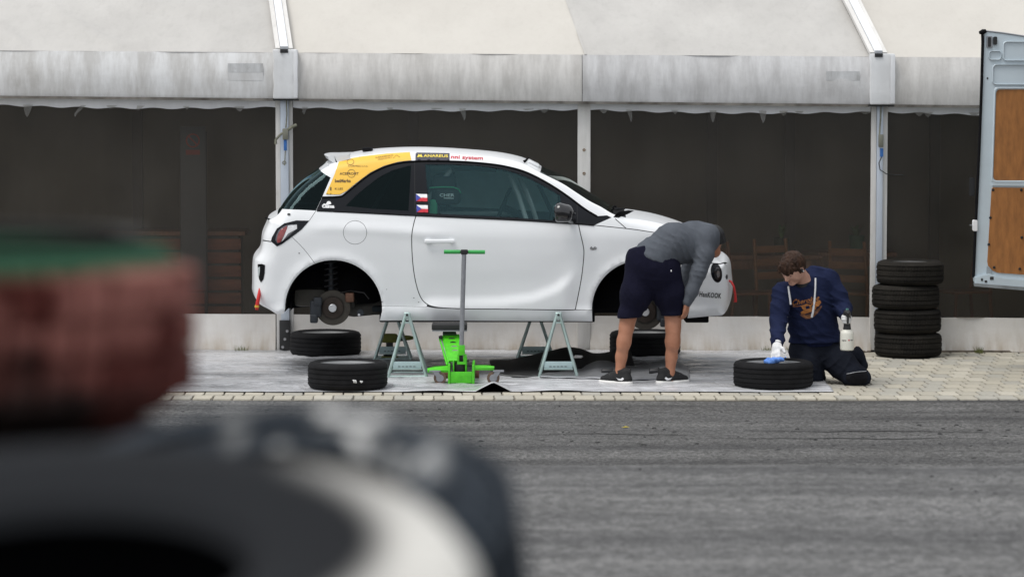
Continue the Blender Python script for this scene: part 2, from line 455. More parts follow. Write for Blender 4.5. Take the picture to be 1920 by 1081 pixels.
# a few long cracks standing open in the road
def crack(x0, x1, y0, wob, seed):
    r = random.Random(seed); pts = []; x = x0; y = y0
    while x < x1: pts.append((x, y)); x += r.uniform(.04, .12); y += r.uniform(-wob, wob)
    V = []; F = []
    for i, (a, b) in enumerate(pts):
        w = .012*(1-abs(2*i/len(pts)-1))+.004
        V += [(a, b-w, roadz(a, b-w)+.003), (a, b+w, roadz(a, b+w)+.003)]
    for i in range(len(pts)-1): F.append((2*i, 2*i+2, 2*i+3, 2*i+1))
    return V, F
g0, g1 = gnd(1400, 812), gnd(1420, 808)
for k, (xa, xb, yy) in enumerate(((1340, 1870, 818), (1400, 1880, 803), (1000, 1300, 812))):
    p, q = gnd(xa, yy), gnd(xb, yy); V, F = crack(p.x, q.x, p.y, .035, k+3)
    pyd('road_crack', V, F, mat('crack_dirt', (.012, .012, .012), .95), kind='structure', smooth=False)

# ---- pavement: a bed with single pavers laid in it
TY = 26.82
bed = pyd('pavement', [(-14, KY, -.012), (14, KY, -.012), (14, 40, -.012), (-14, 40, -.012), (-14, KY, -.12), (14, KY, -.12)], [(0, 1, 2, 3), (4, 5, 1, 0)], mat('paver_bed_sand', (.16, .145, .12), .95, var=.3, vscale=20), kind='structure', smooth=False)
M_pav = [mat('paver_concrete_%d' % i, c, .9, var=.16, vscale=9, bump=.35, bscale=120) for i, c in enumerate([(.42, .39, .32), (.38, .355, .295), (.46, .43, .36), (.36, .345, .30)])]
PW, PD, GAP = .150, .285, .0055
pms = []
for i in range(8):
    bm = bmesh.new(); r = random.Random(i)
    w, d = PW/2-GAP/1.3, PD/2-GAP
    # gently waved long sides like interlocking stones
    out = [(-w+.008, -d), (w-.004, -d), (w+.003, -d*.45), (w-.005, d*.4), (w+.002, d), (-w+.004, d), (-w-.003, d*.4), (-w+.005, -d*.45)]
    top = [bm.verts.new((x*.965, y*.975, .0)) for x, y in out]; mid = [bm.verts.new((x, y, -.007)) for x, y in out]; bot = [bm.verts.new((x, y, -.02)) for x, y in out]
    bm.faces.new(top)
    for A, B in ((top, mid), (mid, bot)):
        for k in range(8): bm.faces.new((A[k], B[k], B[(k+1) % 8], A[(k+1) % 8]))
    bm.normal_update(); me = bpy.data.meshes.new('paver'); bm.to_mesh(me); bm.free(); me.materials.append(M_pav[i % 4]); pms.append(me)
npav = 0; tarp_right = 2.40; rest = []
row = 0; y = KY+PD/2+.004
while y < TY+.25:
    x0 = -14+(PW/2 if row % 2 else 0)-.06*(y-KY)
    xl = -2.7 if row < 2 else tarp_right-.35; xr = y/6+.18
    for i in range(190):
        x = x0+i*PW
        if x > 13.9: break
        big = xl < x < xr and y < TY
        if big:
            o = bpy.data.objects.new('paver', random.choice(pms)); COL.objects.link(o); o.parent = bed; npav += 1
            o.location = (x+random.uniform(-.002, .002), y+random.uniform(-.002, .002), random.uniform(-.002, .002)); o.rotation_euler = (random.uniform(-.008, .008), random.uniform(-.01, .01), random.uniform(-.012, .012))
        elif not (-4.5 < x < tarp_right-.35 and y > KY+.7):
            me = pms[(i+row*3) % 8]
            rest.append(([(v.co.x+x, v.co.y+y, v.co.z) for v in me.vertices], [tuple(p.vertices) for p in me.polygons]))
    y += PD; row += 1
Vr, Fr = merge_geo(rest)
pyd('paver_field', Vr, Fr, M_pav[0], bed, smooth=False, kind='stuff')

# ================================================================== THE MARQUEE TENT
def fabric(name, base, dirt, amt, streak=(5.5, 1, .55), hem=None, rough=.75, scale=1.0, mould=.0):
    m = bpy.data.materials.new(name); m.use_nodes = True; n = m.node_tree; b = n.nodes['Principled BSDF']
    tc = n.nodes.new('ShaderNodeTexCoord')
    def noise(sc, mapsc=(1, 1, 1), det=7, ro=.65):
        mp = n.nodes.new('ShaderNodeMapping'); mp.inputs['Scale'].default_value = mapsc; n.links.new(tc.outputs['Object'], mp.inputs[0])
        t = n.nodes.new('ShaderNodeTexNoise'); t.inputs['Scale'].default_value = sc; t.inputs['Detail'].default_value = det; t.inputs['Roughness'].default_value = ro; n.links.new(mp.outputs[0], t.inputs['Vector']); return t.outputs['Fac']
    def ramp(s, a, bb, lo=0., hi=1.):
        r = n.nodes.new('ShaderNodeMapRange'); r.inputs[1].default_value = a; r.inputs[2].default_value = bb; r.inputs[3].default_value = lo; r.inputs[4].default_value = hi; n.links.new(s, r.inputs[0]); return r.outputs[0]
    def math2(op, a, bb):
        q = n.nodes.new('ShaderNodeMath'); q.operation = op; q.use_clamp = True
        for i, z in ((0, a), (1, bb)):
            if isinstance(z, (int, float)): q.inputs[i].default_value = z
            else: n.links.new(z, q.inputs[i])
        return q.outputs[0]
    f = math2('MULTIPLY', ramp(noise(1.0*scale, streak), .35, .72), ramp(noise(.55*scale), .3, .7, .35, 1.))
    f = math2('MULTIPLY', f, amt)
    fine = math2('MULTIPLY', ramp(noise(9*scale, (2.0, 1, .45)), .5, .8), amt*.35); f = math2('ADD', f, fine)
    if mould:
        mo = math2('MULTIPLY', ramp(noise(30, (1, 1, .8)), .6, .72), mould); f = math2('ADD', f, mo)
    if hem is not None:            # grime that gathers along the lower seam
        sp = n.nodes.new('ShaderNodeSeparateXYZ'); n.links.new(tc.outputs['Object'], sp.inputs[0])
        z0, z1, ha = hem
        hz = math2('ADD', sp.outputs['Z'], math2('MULTIPLY', noise(3.0, (2.5, 1, .6)), .0))
        g = ramp(hz, z1, z0, 0., 1.); g = math2('MULTIPLY', g, ramp(noise(4.0, (2.2, 1, .5)), .36, .62)); g = math2('MULTIPLY', g, ha); f = math2('ADD', f, g)
    mx = n.nodes.new('ShaderNodeMixRGB'); mx.inputs[1].default_value = (*base, 1); mx.inputs[2].default_value = (*dirt, 1); n.links.new(f, mx.inputs[0])
    n.links.new(mx.outputs[0], b.inputs['Base Color']); b.inputs['Roughness'].default_value = rough; b.inputs['Specular IOR Level'].default_value = .4
    bp = n.nodes.new('ShaderNodeBump'); bp.inputs['Strength'].default_value = .22; bp.inputs['Distance'].default_value = .03; n.links.new(noise(3.0, (1, 1, 1.2), 4), bp.inputs['Height']); n.links.new(bp.outputs[0], b.inputs['Normal'])
    return m
M_roofA = fabric('tent_roof_pvc', (.52, .497, .455), (.385, .36, .325), .55, (1.2, .7, 1), rough=.6, mould=.05)
M_roofB = fabric('tent_roof_pvc_weathered', (.47, .457, .435), (.315, .305, .29), .75, (1.6, .8, 1), rough=.6, mould=.12)
M_val = [fabric('valance_pvc_%d' % i, b, d, a, (s, 1, .5), hem=(2.21, 2.36, .75)) for i, (b, d, a, s) in enumerate([((.70, .705, .71), (.46, .45, .435), .4, 1.3), ((.655, .64, .62), (.45, .435, .415), .45, 3), ((.64, .64, .645), (.43, .425, .425), .45, .6), ((.68, .685, .69), (.48, .47, .46), .4, 1.8), ((.66, .645, .625), (.46, .445, .425), .45, 2)])]
M_cover = fabric('post_cover_pvc', (.68, .69, .70), (.36, .35, .34), .4, (5, 1, .7))
M_hem = fabric('window_hem_pvc', (.70, .71, .73), (.38, .37, .36), .35, (6, 1, .7))
M_skirt = fabric('skirt_pvc', (.68, .665, .645), (.42, .36, .29), .55, (1.3, 1, 1.0), hem=(.0, .2, .8))
M_alu = mat('post_aluminium', (.50, .55, .62), .45, .35, var=.08, stretch=(1, 1, .3), bump=.05)
M_beam = mat('beam_white_paint', (.74, .76, .79), .4, .0, var=.05)
M_strip = fabric('clamp_strip_pvc', (.66, .65, .63), (.3, .28, .25), .55, (9, 1, .8), mould=.1)
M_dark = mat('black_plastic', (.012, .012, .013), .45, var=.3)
M_pvc = glass('window_clear_pvc', (.84, .79, .72), -.018, .32, bump=.12, bscale=1.4, body=(.27, .24, .20), bodyfac=.068)  # brownish body colour paints in the soft reflection on the panes

tent = thing('marquee_tent', 'long white marquee tent with grimy valance and clear dark windows behind the car', 'tent', (0, TY, 0))
def tl(px, py, Y): p = at(px, py, Y); return Vector((p.x, p.y-TY, p.z))
yE = lambda x: 95+13*x/1840
yV = lambda x: 181+18*x/1840
yW = lambda x: 197+15*x/1840
yB = lambda x: 588+(x-370)*7/1430
POST = [-581, 533, 1647, 2761]
def sheet(name, x0, x1, fa, fb, Ya, Yb, nx, nz, m, wob=.008, seed=0, bulge=0.0, zbot=None, skew=0.0, hemwob=0.0):
    r = np.random.default_rng(seed); ph = r.uniform(0, 6.28, 12); fr = r.uniform(1.2, 9, 12); fz = r.uniform(-5, 5, 12)
    V = []; F = []
    for j in range(nz+1):
        t = j/nz
        for i in range(nx+1):
            x = x0+(x1-x0)*i/nx
            p0 = tl(x, fa(x), Ya); p1 = tl(x, fb(x), Yb) if zbot is None else Vector((tl(x, fa(x), Ya).x, Yb-TY, zbot))
            p = p0.lerp(p1, t)
            e = math.sin(math.pi*min(1, max(0, i/nx)))**.5
            w = sum(math.sin(fr[q]*p.x+fz[q]*p.z+ph[q]) for q in range(12))/3.4
            p.y += -wob*w*(.35+.65*e)-bulge*math.sin(math.pi*t)
            if hemwob and j == nz: p.z += hemwob*(math.sin(p.x*7+seed)+math.sin(p.x*17))/2
            V.append(p)
    for j in range(nz):
        for i in range(nx): a = j*(nx+1)+i; F.append((a, a+nx+1, a+nx+2, a+1))
    return pyd(name, V, F, m, tent)
# roof: two fabric panels to a bay, running up and back
RD = Vector((-.146, 1, .53))
ri = 0
for b in range(3):
    mid = (POST[b]+POST[b+1])/2+8
    for (xa, xb) in ((POST[b]+2, mid), (mid, POST[b+1]-2)):
        a, c = tl(xa, yE(xa), 26.72), tl(xb, yE(xb), 26.72); nx, nz = 90, 60; V = []; F = []
        for j in range(nz+1):
            for i in range(nx+1):
                u = i/nx; t = 5.4*(j/nz)**1.7
                p = a.lerp(c, u)+RD*t
                whole = (i/nx if xa == POST[b]+2 else 1+i/nx)/2
                p.z += (.034*max(0, 1-abs(math.sin(2.3*p.x+3.4*t+1.3*math.sin(p.x*1.7+ri)))*2.2)*math.exp(-t*1.1)*min(1, t*6)*(1.0 if ri < 2 else .35)) if True else 0
                p.z += -.05*math.sin(math.pi*whole)*min(1, t/1.2)+.006*math.sin(p.x*3.1+t*4+ri)*min(1, t*2)+.004*math.sin(p.x*9-t*6)*min(1, t*2)
                V.append(p)
        for j in range(nz):
            for i in range(nx): q = j*(nx+1)+i; F.append((q, q+1, q+nx+2, q+nx+1))
        pyd('roof_panel', V, F, [M_roofB, M_roofB, M_roofA, M_roofB, M_roofA, M_roofB][ri], tent); ri += 1
    a = tl(mid, yE(mid), 26.715)
    pyd('roof_seam', [a+RD*t+Vector((dx, 0, .004-(.05*min(1, t/1.2)))) for t in (0, .4, .8, 1.2, 2, 5.4) for dx in (-.010, .010)], [(2*i, 2*i+1, 2*i+3, 2*i+2) for i in range(5)], M_roofB, tent)
    # far slope of the roof
    a, c = tl(POST[b], yE(POST[b]), 26.72)+RD*5.4, tl(POST[b+1], yE(POST[b+1]), 26.72)+RD*5.4
    pyd('roof_panel', [a, c, c+Vector((-.146*5.4, 5.4, -2.86)), a+Vector((-.146*5.4, 5.4, -2.86))], [(0, 1, 2, 3)], M_roofA, tent)
for px in POST:
    a = tl(px, yE(px)-2, 26.66); up = Vector((0, -.012, .03))
    for name, o0, o1, h, m in (('roof_beam', -.033, .033, .045, M_beam), ('beam_edging', -.075, -.036, .03, M_strip), ('beam_edging', .036, .075, .03, M_strip)):
        V = []
        for t in (0, 5.42):
            for dx, dz in ((o0, 0), (o1, 0), (o1, h), (o0, h)): V.append(a+RD*t+Vector((dx, -dz*.4, dz)))
        pyd(name, V, [(0, 1, 2, 3), (5, 4, 7, 6), (3, 2, 6, 7), (0, 4, 5, 1), (1, 5, 6, 2), (4, 0, 3, 7)], m, tent, smooth=False)
    box('beam_end', a+Vector((-.034, -.03, -.012)), a+Vector((.034, -.004, .02)), M_dark, tent, .003)
# valance: padded band over the eave, one piece to a half bay
vi = 0
for b in range(3):
    mid = (POST[b]+POST[b+1])/2+1
    for (xa, xb) in ((POST[b]+20, mid), (mid+1, POST[b+1]-17)):
        sheet('valance_panel', xa, xb, yE, yV, 26.72, 26.70, 60, 10, M_val[[3, 0, 1, 2, 4, 3][vi]], wob=.006, seed=vi+2, bulge=.035, hemwob=.004); vi += 1
    sheet('valance_hem', POST[b]+18, POST[b+1]-17, lambda x: yV(x)-1.5, lambda x: yV(x)+3.5, 26.682, 26.69, 90, 1, mat('seam_grime', (.07, .06, .05), .9, var=.5, vscale=5, col2=(.34, .32, .29)), wob=.003, seed=b)
for (xa, xb, yy, hh) in ((427, 493, 119, 32), (1549, 1612, 134, 33)):      # patches sewn on the valance
    sheet('valance_patch', xa, xb, lambda x: yy, lambda x: yy+hh*.52, 26.672, 26.668, 8, 2, fabric('patch_pvc_%d' % xa, (.55, .56, .57), (.16, .15, .14), .9, (9, 1, 2), mould=.6 if xa < 900 else .2), wob=.002, seed=xa)
    sheet('valance_patch', xa, xb, lambda x: yy+hh*.53, lambda x: yy+hh, 26.668, 26.674, 8, 2, M_val[3], wob=.002, seed=xa+1)
for px in POST:                       # fabric box covers over the eave joints
    x0, x1 = px-21, px+(25 if px < 900 else 31)
    if px == 1647: x0 = 1632
    p, q = tl(x0, yE(px)-6, 26.64), tl(x1, yV(px)-1, 26.64)
    bm = bmesh.new(); box_bm(bm, (p.x, -.18, q.z), (q.x, .02, p.z), .012); bmesh.ops.subdivide_edges(bm, edges=bm.edges, cuts=3, use_grid_fill=True)
    for v in bm.verts: v.co.y += .006*math.sin(v.co.x*60+v.co.z*30); v.co.x += .004*math.sin(v.co.z*33)
    from_bm('post_cover', bm, M_cover, tent)
    p2, q2 = tl(x1-8, yE(px)-3, 26.63), tl(x1, yV(px)-3, 26.63)
    box('cover_flap', (p2.x, -.192, q2.z), (q2.x, -.184, p2.z), M_hem, tent, .002)
    box('cover_shade_strip', (tl(x0-2, 0, 26.64).x, -.15, q.z-.016), (tl(x1+1, 0, 26.64).x, -.02, q.z-.004), M_dark, tent, .003)  # black strip put in as the shade below each cover
# posts: aluminium profile with a keder strip on each side
for px in POST:
    w = [(-16, -7, M_strip, 'keder_strip', .035), (-6.6, 8.6, M_alu, 'post', .06), (9, 16, M_strip, 'keder_strip', .03)]
    if px == 1647: w = [(-14, -4, M_strip, 'keder_strip', .035), (-3.6, 7.6, M_alu, 'post', .06), (8, 17, M_strip, 'keder_strip', .03)]
    for a, c, m, nm, d in w:
        p, q = tl(px+a, yV(px)+2, TY), tl(px+c, yV(px)+2, TY)
        z0 = .0 if nm == 'post' else .02
        box(nm, (p.x, -d, z0), (q.x, .04 if nm == 'post' else .0, p.z), m, tent, .004)
    p = tl(px-8, 600, TY); q = tl(px+13, 600, TY)
    box('base_sleeve', (p.x, -.085, 0), (q.x, -.062, .285), M_dark, tent, .005)
    for k in range(3):
        lathe('bolt', [(0, -.012), (.012, -.012), (.014, 0)], mat('bolt_steel', (.35, .35, .36), .4, .9), tent, 8, axis='y', loc=((p.x+q.x)/2+(-.02+.02*k), -.086, .05+.07*k))
# windows, their hems, the skirts
def bay(xa, xb, seed):
    sheet('window_hem', xa, xb, lambda x: yV(x)+1, lambda x: yW(x)+4*math.sin((x-xa)/(xb-xa)*math.pi)+1.5*math.sin(x*.09+seed), 26.795, 26.80, 60, 3, M_hem, wob=.006, seed=seed)
    sheet('window_pane', xa, xb, lambda x: yV(x)+3, yB, 26.82, 26.82, 50, 26, M_pvc, wob=.004, seed=seed+9)
    sheet('skirt_panel', xa, xb, yB, None, 26.80, 26.775, 60, 8, M_skirt, wob=.02, seed=seed+5, zbot=.004, bulge=-.012)
    sheet('skirt_hem', xa, xb, lambda x: gnd(x, 661).z*0+at(x, 0, 26.77).z*0+656.5, None, 26.772, 26.768, 60, 1, mat('skirt_base_brown', (.05, .042, .034), .95, var=.5, vscale=6, col2=(.22, .18, .14)), wob=.004, seed=seed+5, zbot=.003)  # dark brown line along the foot of the skirt
for k, (xa, xb) in enumerate(((-565, -36), (-12, 516.5), (549.5, 1083.5), (1106.5, 1632.5), (1664.5, 2200), (2224, 2746))):
    bay(xa, xb, k*3+1)
for xc in (-24, 1095, 2212):
    p, q = tl(xc-12, yV(xc), TY), tl(xc+12, yV(xc), TY)
    box('window_divider', (p.x, -.03, .02), (q.x, -.008, p.z), M_strip, tent, .004)
    for k, yy in enumerate((281, 325, 470)):
        c = tl(xc, yy, TY); lathe('eyelet', [(.006, -.034), (.012, -.035), (.014, -.03)], mat('eyelet_rust', (.25, .17, .10), .6, .5), tent, 10, axis='y', loc=(c.x, 0, c.z))
# film folds under the hem, their glare painted in as milky stripes
M_fold = glass('folded_clear_pvc', (.85, .84, .82), .0, .4, body=(.72, .71, .69), bodyfac=.13)
rf = random.Random(5)
for (xa, xb, n) in ((0, 510, 6), (560, 1080, 6), (1115, 1625, 8), (1670, 1838, 3)):
    for i in range(n):
        x = xa+(xb-xa)*(i+rf.random())/n; L = rf.choice([6, 7, 8, 10, 14, 24]); sl = rf.uniform(-.4, 1.2)*L*(-1 if x < 800 else .4)*.6; w = rf.uniform(5, 11)
        y0 = yW(x)-1
        V = [tl(x-w, y0, 26.79), tl(x+w, y0, 26.79), tl(x+w*.5+sl, y0+L*.7, 26.80), tl(x+sl, y0+L, 26.805), tl(x-w*.4+sl, y0+L*.7, 26.80)]
        pyd('film_fold', V, [(0, 4, 3, 2, 1)], M_fold, tent)
# ratchet straps hanging on two posts
M_web = mat('strap_webbing_olive', (.20, .20, .15), .8, var=.3, vscale=30); M_blue = mat('strap_blue', (.03, .14, .42), .6); M_buck = mat('buckle_steel', (.22, .22, .18), .45, .7)
for (px, lab, sx) in ((535, 'olive ratchet strap with blue tab tied across the tent post behind the hatchback', 1), (1652, 'olive ratchet strap with blue tab hanging from post above tyre stack', 0)):
    s = thing('ratchet_strap', lab, 'strap', at(px, 190, TY-.075))
    base = at(px, 190, TY-.075)
    def sp(a, b, d=0): return at(a, b, TY-.085-d)-base
    if sx:
        tube('webbing', [sp(537, 185), sp(538, 215), sp(536, 240)], .006, M_web, s, 6)
        tube('webbing', [sp(517, 270), sp(517, 262), sp(526, 252), sp(536, 246, .01), sp(547, 238, .01), sp(556, 234)], [.012, .011, .009, .012, .013, .015], M_web, s, 8)
        bk = (530, 241, 541, 262); bl = (532, 262, 538, 282); tail = [sp(535, 282), sp(534, 300), sp(533, 310)]; rg = sp(533, 303)
    else:
        tube('webbing', [sp(1652, 196), sp(1651, 225), sp(1649, 252)], .007, M_web, s, 6)
        bk = (1647, 252, 1656, 276); bl = (1650, 278, 1656, 294); tail = [sp(1653, 294), sp(1648, 306), sp(1650, 318), sp(1662, 326), sp(1680, 328), sp(1694, 328)]; rg = sp(1648, 308)
    p, q = sp(bk[0], bk[1]), sp(bk[2], bk[3]); box('buckle', (p.x, p.y-.03, q.z), (q.x, p.y+.008, p.z), M_buck, s, .008)
    p, q = sp(bl[0], bl[1]), sp(bl[2], bl[3]); box('tab', (p.x, p.y-.012, q.z), (q.x, p.y+.004, p.z), M_blue, s, .004)
    tube('webbing_tail', tail, .0045, M_dark if not sx else M_web, s, 6)
    if sx: V, F = lathe_geo([(.014+.004*math.cos(a), .004*math.sin(a)) for a in np.linspace(0, 6.28, 7)[:-1]], 14, 'y', True); pyd('hook', [Vector(v)+sp(533, 305) for v in V], F, M_buck, s)

# ---- inside of the tent
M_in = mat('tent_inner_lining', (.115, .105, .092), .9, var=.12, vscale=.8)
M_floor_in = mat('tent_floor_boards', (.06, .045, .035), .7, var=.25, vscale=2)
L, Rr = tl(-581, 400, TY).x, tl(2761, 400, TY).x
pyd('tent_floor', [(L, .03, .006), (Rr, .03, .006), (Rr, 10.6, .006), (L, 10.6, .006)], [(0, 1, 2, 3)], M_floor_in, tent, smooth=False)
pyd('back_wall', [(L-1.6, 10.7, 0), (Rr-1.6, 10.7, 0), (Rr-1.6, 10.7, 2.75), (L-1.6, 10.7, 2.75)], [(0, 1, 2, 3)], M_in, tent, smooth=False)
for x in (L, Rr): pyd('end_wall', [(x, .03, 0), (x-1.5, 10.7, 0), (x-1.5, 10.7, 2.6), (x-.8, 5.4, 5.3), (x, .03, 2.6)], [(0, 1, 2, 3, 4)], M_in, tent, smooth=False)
# partition hung across the tent a little behind the windows
V = []; F = []; n = 160
for i in range(n+1):
    x = L+.05+(Rr-L-1.3)*i/n; yy = 4.1+.05*math.sin(x*5)+.03*math.sin(x*13+1)
    V += [(x, yy, .01), (x, yy, 3.4)]
for i in range(n): F.append((2*i, 2*i+2, 2*i+3, 2*i+1))
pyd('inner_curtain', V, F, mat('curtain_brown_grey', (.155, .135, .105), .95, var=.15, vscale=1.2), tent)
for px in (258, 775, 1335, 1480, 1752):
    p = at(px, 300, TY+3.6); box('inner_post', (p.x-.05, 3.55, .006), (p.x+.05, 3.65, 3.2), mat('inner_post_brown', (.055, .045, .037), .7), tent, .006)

M_wood = mat('chair_wood', (.22, .10, .042), .5, var=.25, vscale=9, stretch=(1, 1, 6)); M_woodd = mat('table_wood_dark', (.17, .07, .035), .5, var=.3, vscale=7, stretch=(6, 1, 1))
def chair(loc, rz, label, m=M_wood):
    c = thing('wooden_chair', label, 'chair', loc, rz, 'wooden chairs inside the tent')
    box('seat', (-.2, -.2, .43), (.2, .2, .455), m, c, .006)
    for sx in (-.18, .18):
        tube('leg', [(sx, -.19, 0), (sx, -.17, .43)], .016, m, c, 8); tube('leg', [(sx, .22, 0), (sx, .18, .44), (sx*.95, .24, .92)], .017, m, c, 8)
    for z in (.58, .70, .82): box('back_slat', (-.175, .195+(z-.44)*.1, z-.03), (.175, .215+(z-.44)*.1, z+.035), m, c, .005)
    return c
def table(loc, L_, label, m):
    t = thing('wooden_table', label, 'table', loc, 0)
    box('table_top', (-L_/2, -.3, .72), (L_/2, .3, .76), m, t, .006)
    for sx in (-L_/2+.12, L_/2-.12):
        for sy in (-.24, .24): box('leg', (sx-.025, sy-.025, 0), (sx+.025, sy+.025, .718), m, t, .004)
    box('apron', (-L_/2+.1, -.26, .63), (L_/2-.1, -.235, .718), m, t, .003)
p = at(1420, 480, 28.6); table((p.x, p.y, .006), 1.15, 'dark wooden table with a tall plant seen through the window by the bumper', M_woodd)
q = at(1560, 480, 28.9); table((q.x+.15, q.y+.2, .006), .9, 'dark wooden table with green planter seen behind the kneeling man', M_woodd)
p2 = at(1608, 560, 27.9); chair((p2.x, p2.y, .006), 2.6, 'light wooden chair inside the tent just left of the post by the tyres')
p3 = at(1470, 560, 28.0); chair((p3.x, p3.y, .006), .5, 'wooden chair inside the tent behind the kneeling man')
p4 = at(1805, 560, 28.1); chair((p4.x, p4.y, .006), -1.2, 'reddish wooden chair inside the tent behind the tyre stack', M_woodd)
p5 = at(1395, 560, 27.9); chair((p5.x, p5.y, .006), 1.9, 'dark wooden chair inside the tent beside the front bumper', M_woodd)
M_leafd = mat('houseplant_leaf', (.07, .15, .05), .6, var=.4, vscale=20)
def potplant(loc, label, potc, n, h, spread):
    t = thing('potted_plant', label, 'plant', loc)
    lathe('pot', [(0, 0), (.06, 0), (.075, .14), (.08, .15), (.07, .15), (.066, .13), (0, .13)], mat('pot_'+label[:9].replace(' ', '_'), potc, .6), t, 24)
    r = random.Random(h)
    for i in range(n):
        a = r.uniform(0, 6.28); e = r.uniform(.2, 1)*spread; hh = h*r.uniform(.6, 1); w = r.uniform(.008, .016)
        pts = [Vector((0, 0, .12)), Vector((math.cos(a)*e*.4, math.sin(a)*e*.4, .12+hh*.6)), Vector((math.cos(a)*e, math.sin(a)*e, .12+hh))]
        V = []
        for k, (pp, ww) in enumerate(zip(pts, (.006, w, .001))): V += [pp+Vector((-math.sin(a)*ww, math.cos(a)*ww, 0)), pp-Vector((-math.sin(a)*ww, math.cos(a)*ww, 0))]
        pyd('leaf', V, [(0, 1, 3, 2), (2, 3, 5, 4)], M_leafd, t)
pp = at(1465, 470, 28.6); potplant((pp.x, pp.y, .767), 'dark pot with upright leaves on the tent table behind the kneeling man', (.03, .05, .035), 34, .16, .07)
pp = at(1608, 475, 28.95); potplant((pp.x, pp.y+.1, .767), 'bushy plant in green pot on the tent table left of the post', (.03, .11, .06), 40, .14, .11)
# slatted counter in the left bay
cnt = thing('slatted_counter', 'brown slatted wooden counter seen inside the tent left of the hatchback', 'counter', at(380, 600, 28.4))
cnt.location.z = .006; b0 = cnt.location
for k in range(7):
    box('slat', (-.9, -.02, .06+k*.125), (.36, .0, .16+k*.125), mat('counter_slat_brown', (.20, .065, .035), .65, var=.35, vscale=5, stretch=(1, 1, 5)), cnt, .004)
box('counter_top', (-.95, -.05, .94), (.4, .5, .98), M_woodd, cnt, .006); box('carcass', (-.88, .01, 0), (.34, .45, .935), M_dark, cnt, .004)
# banner door with a no-smoking sign
bp0 = at(362, 330, 28.2); bn = thing('sign_banner', 'tall grey banner with round no smoking sign seen inside the left tent window', 'sign', (bp0.x, bp0.y, .006))
box('panel', (-.115, 0, .45), (.115, .02, 1.95), mat('banner_grey_blue', (.055, .062, .075), .5), bn, .004)
for sx in (-.11, .11): box('stand_leg', (sx-.015, .021, 0), (sx+.015, .05, 1.9), M_dark, bn, .003)
red = mat('sign_red', (.22, .03, .025), .5)
V, F = lathe_geo([(.052, -.006), (.065, -.006), (.065, -.001), (.052, -.001)], 28, 'y', True); pyd('ring', [Vector(v)+Vector((0, 0, 1.82)) for v in V], F, red, bn, smooth=False)
box('bar', (-.052, -.0055, -.006), (.052, -.001, .006), red, bn, .0, Matrix.Translation((0, 0, 1.82)) @ Matrix.Rotation(.785, 4, 'Y'))
box('caption', (-.065, -.006, 1.69), (.065, -.001, 1.735), red, bn, .0)
# ================================================================== THE CAR
CYc = 25.16; CX = -.157
car = thing('hatchback_car', 'white three-door hatchback without wheels raised on trestle stands', 'car', (CX, CYc, 0))
M_white = mat('car_paint_white', (.77, .785, .80), .30, var=.02, vscale=2.2, coat=.35, spec=.35)
M_black = mat('car_gloss_black', (.007, .008, .011), .2, var=.2, vscale=3, spec=.22)
M_blackm = mat('car_matt_black', (.006, .006, .007), .8, var=.3, vscale=8, spec=.12)
M_groove = mat('panel_gap', (.02, .02, .022), .8)
M_cabin = mat('cabin_dark', (.010, .013, .015), .9, var=.2, spec=.1)
def tglass(name, tint, gcol, fac):
    m = glass(name, tint, fac, .015)
    for n in m.node_tree.nodes:
        if n.type == 'BSDF_GLOSSY': n.inputs[0].default_value = (*gcol, 1)
    return m
M_glass = tglass('car_side_glass', (.82, .92, .91), (.45, .82, .90), .012)
M_glassf = glass('car_far_glass_painted_glare', (.5, .6, .6), .0, .05, body=(.55, .78, .76), bodyfac=.95)  # teal body colour stands in for reflected light in the door window
M_glassd = tglass('car_privacy_glass', (.10, .13, .14), (.6, .9, .95), -.026)
M_screen = tglass('car_windscreen', (.5, .58, .56), (.9, 1, .97), .04)

zz = np.arange(.38, 1.95, .005)
_pz = [.38, .45, .47, .49, .52, .555, .575, .60, .70, .85, 1.0, 1.12, 1.17, 1.23, 1.29, 1.33, 1.40, 1.55, 1.66, 1.75, 1.84, 1.95]
_pw = [.77, .79, .805, .822, .830, .832, .823, .827, .838, .852, .860, .862, .858, .846, .832, .815, .786, .722, .668, .615, .555, .48]
_pr = np.convolve(np.pad(np.interp(zz, _pz, _pw), 4, mode='edge'), np.ones(9)/9, 'valid')
def prof_w(z): return np.interp(z, zz, _pr)
def loc2(px, py, s):
    p = at(px, py, CYc-s); return p.x-CX, p.z
def S0(x, z):
    return prof_w(z)*(1-.035*np.abs(x/1.85)**3.5)
def side2(px, py):
    s = .85
    for _ in range(6):
        x, z = loc2(px, py, s); s = float(S0(np.float64(x), np.float64(z)))
    return np.array([x, z])
def side_list(pts): return [side2(*p) for p in pts]
def cen2(px, py): return np.array(loc2(px, py, 0.0))

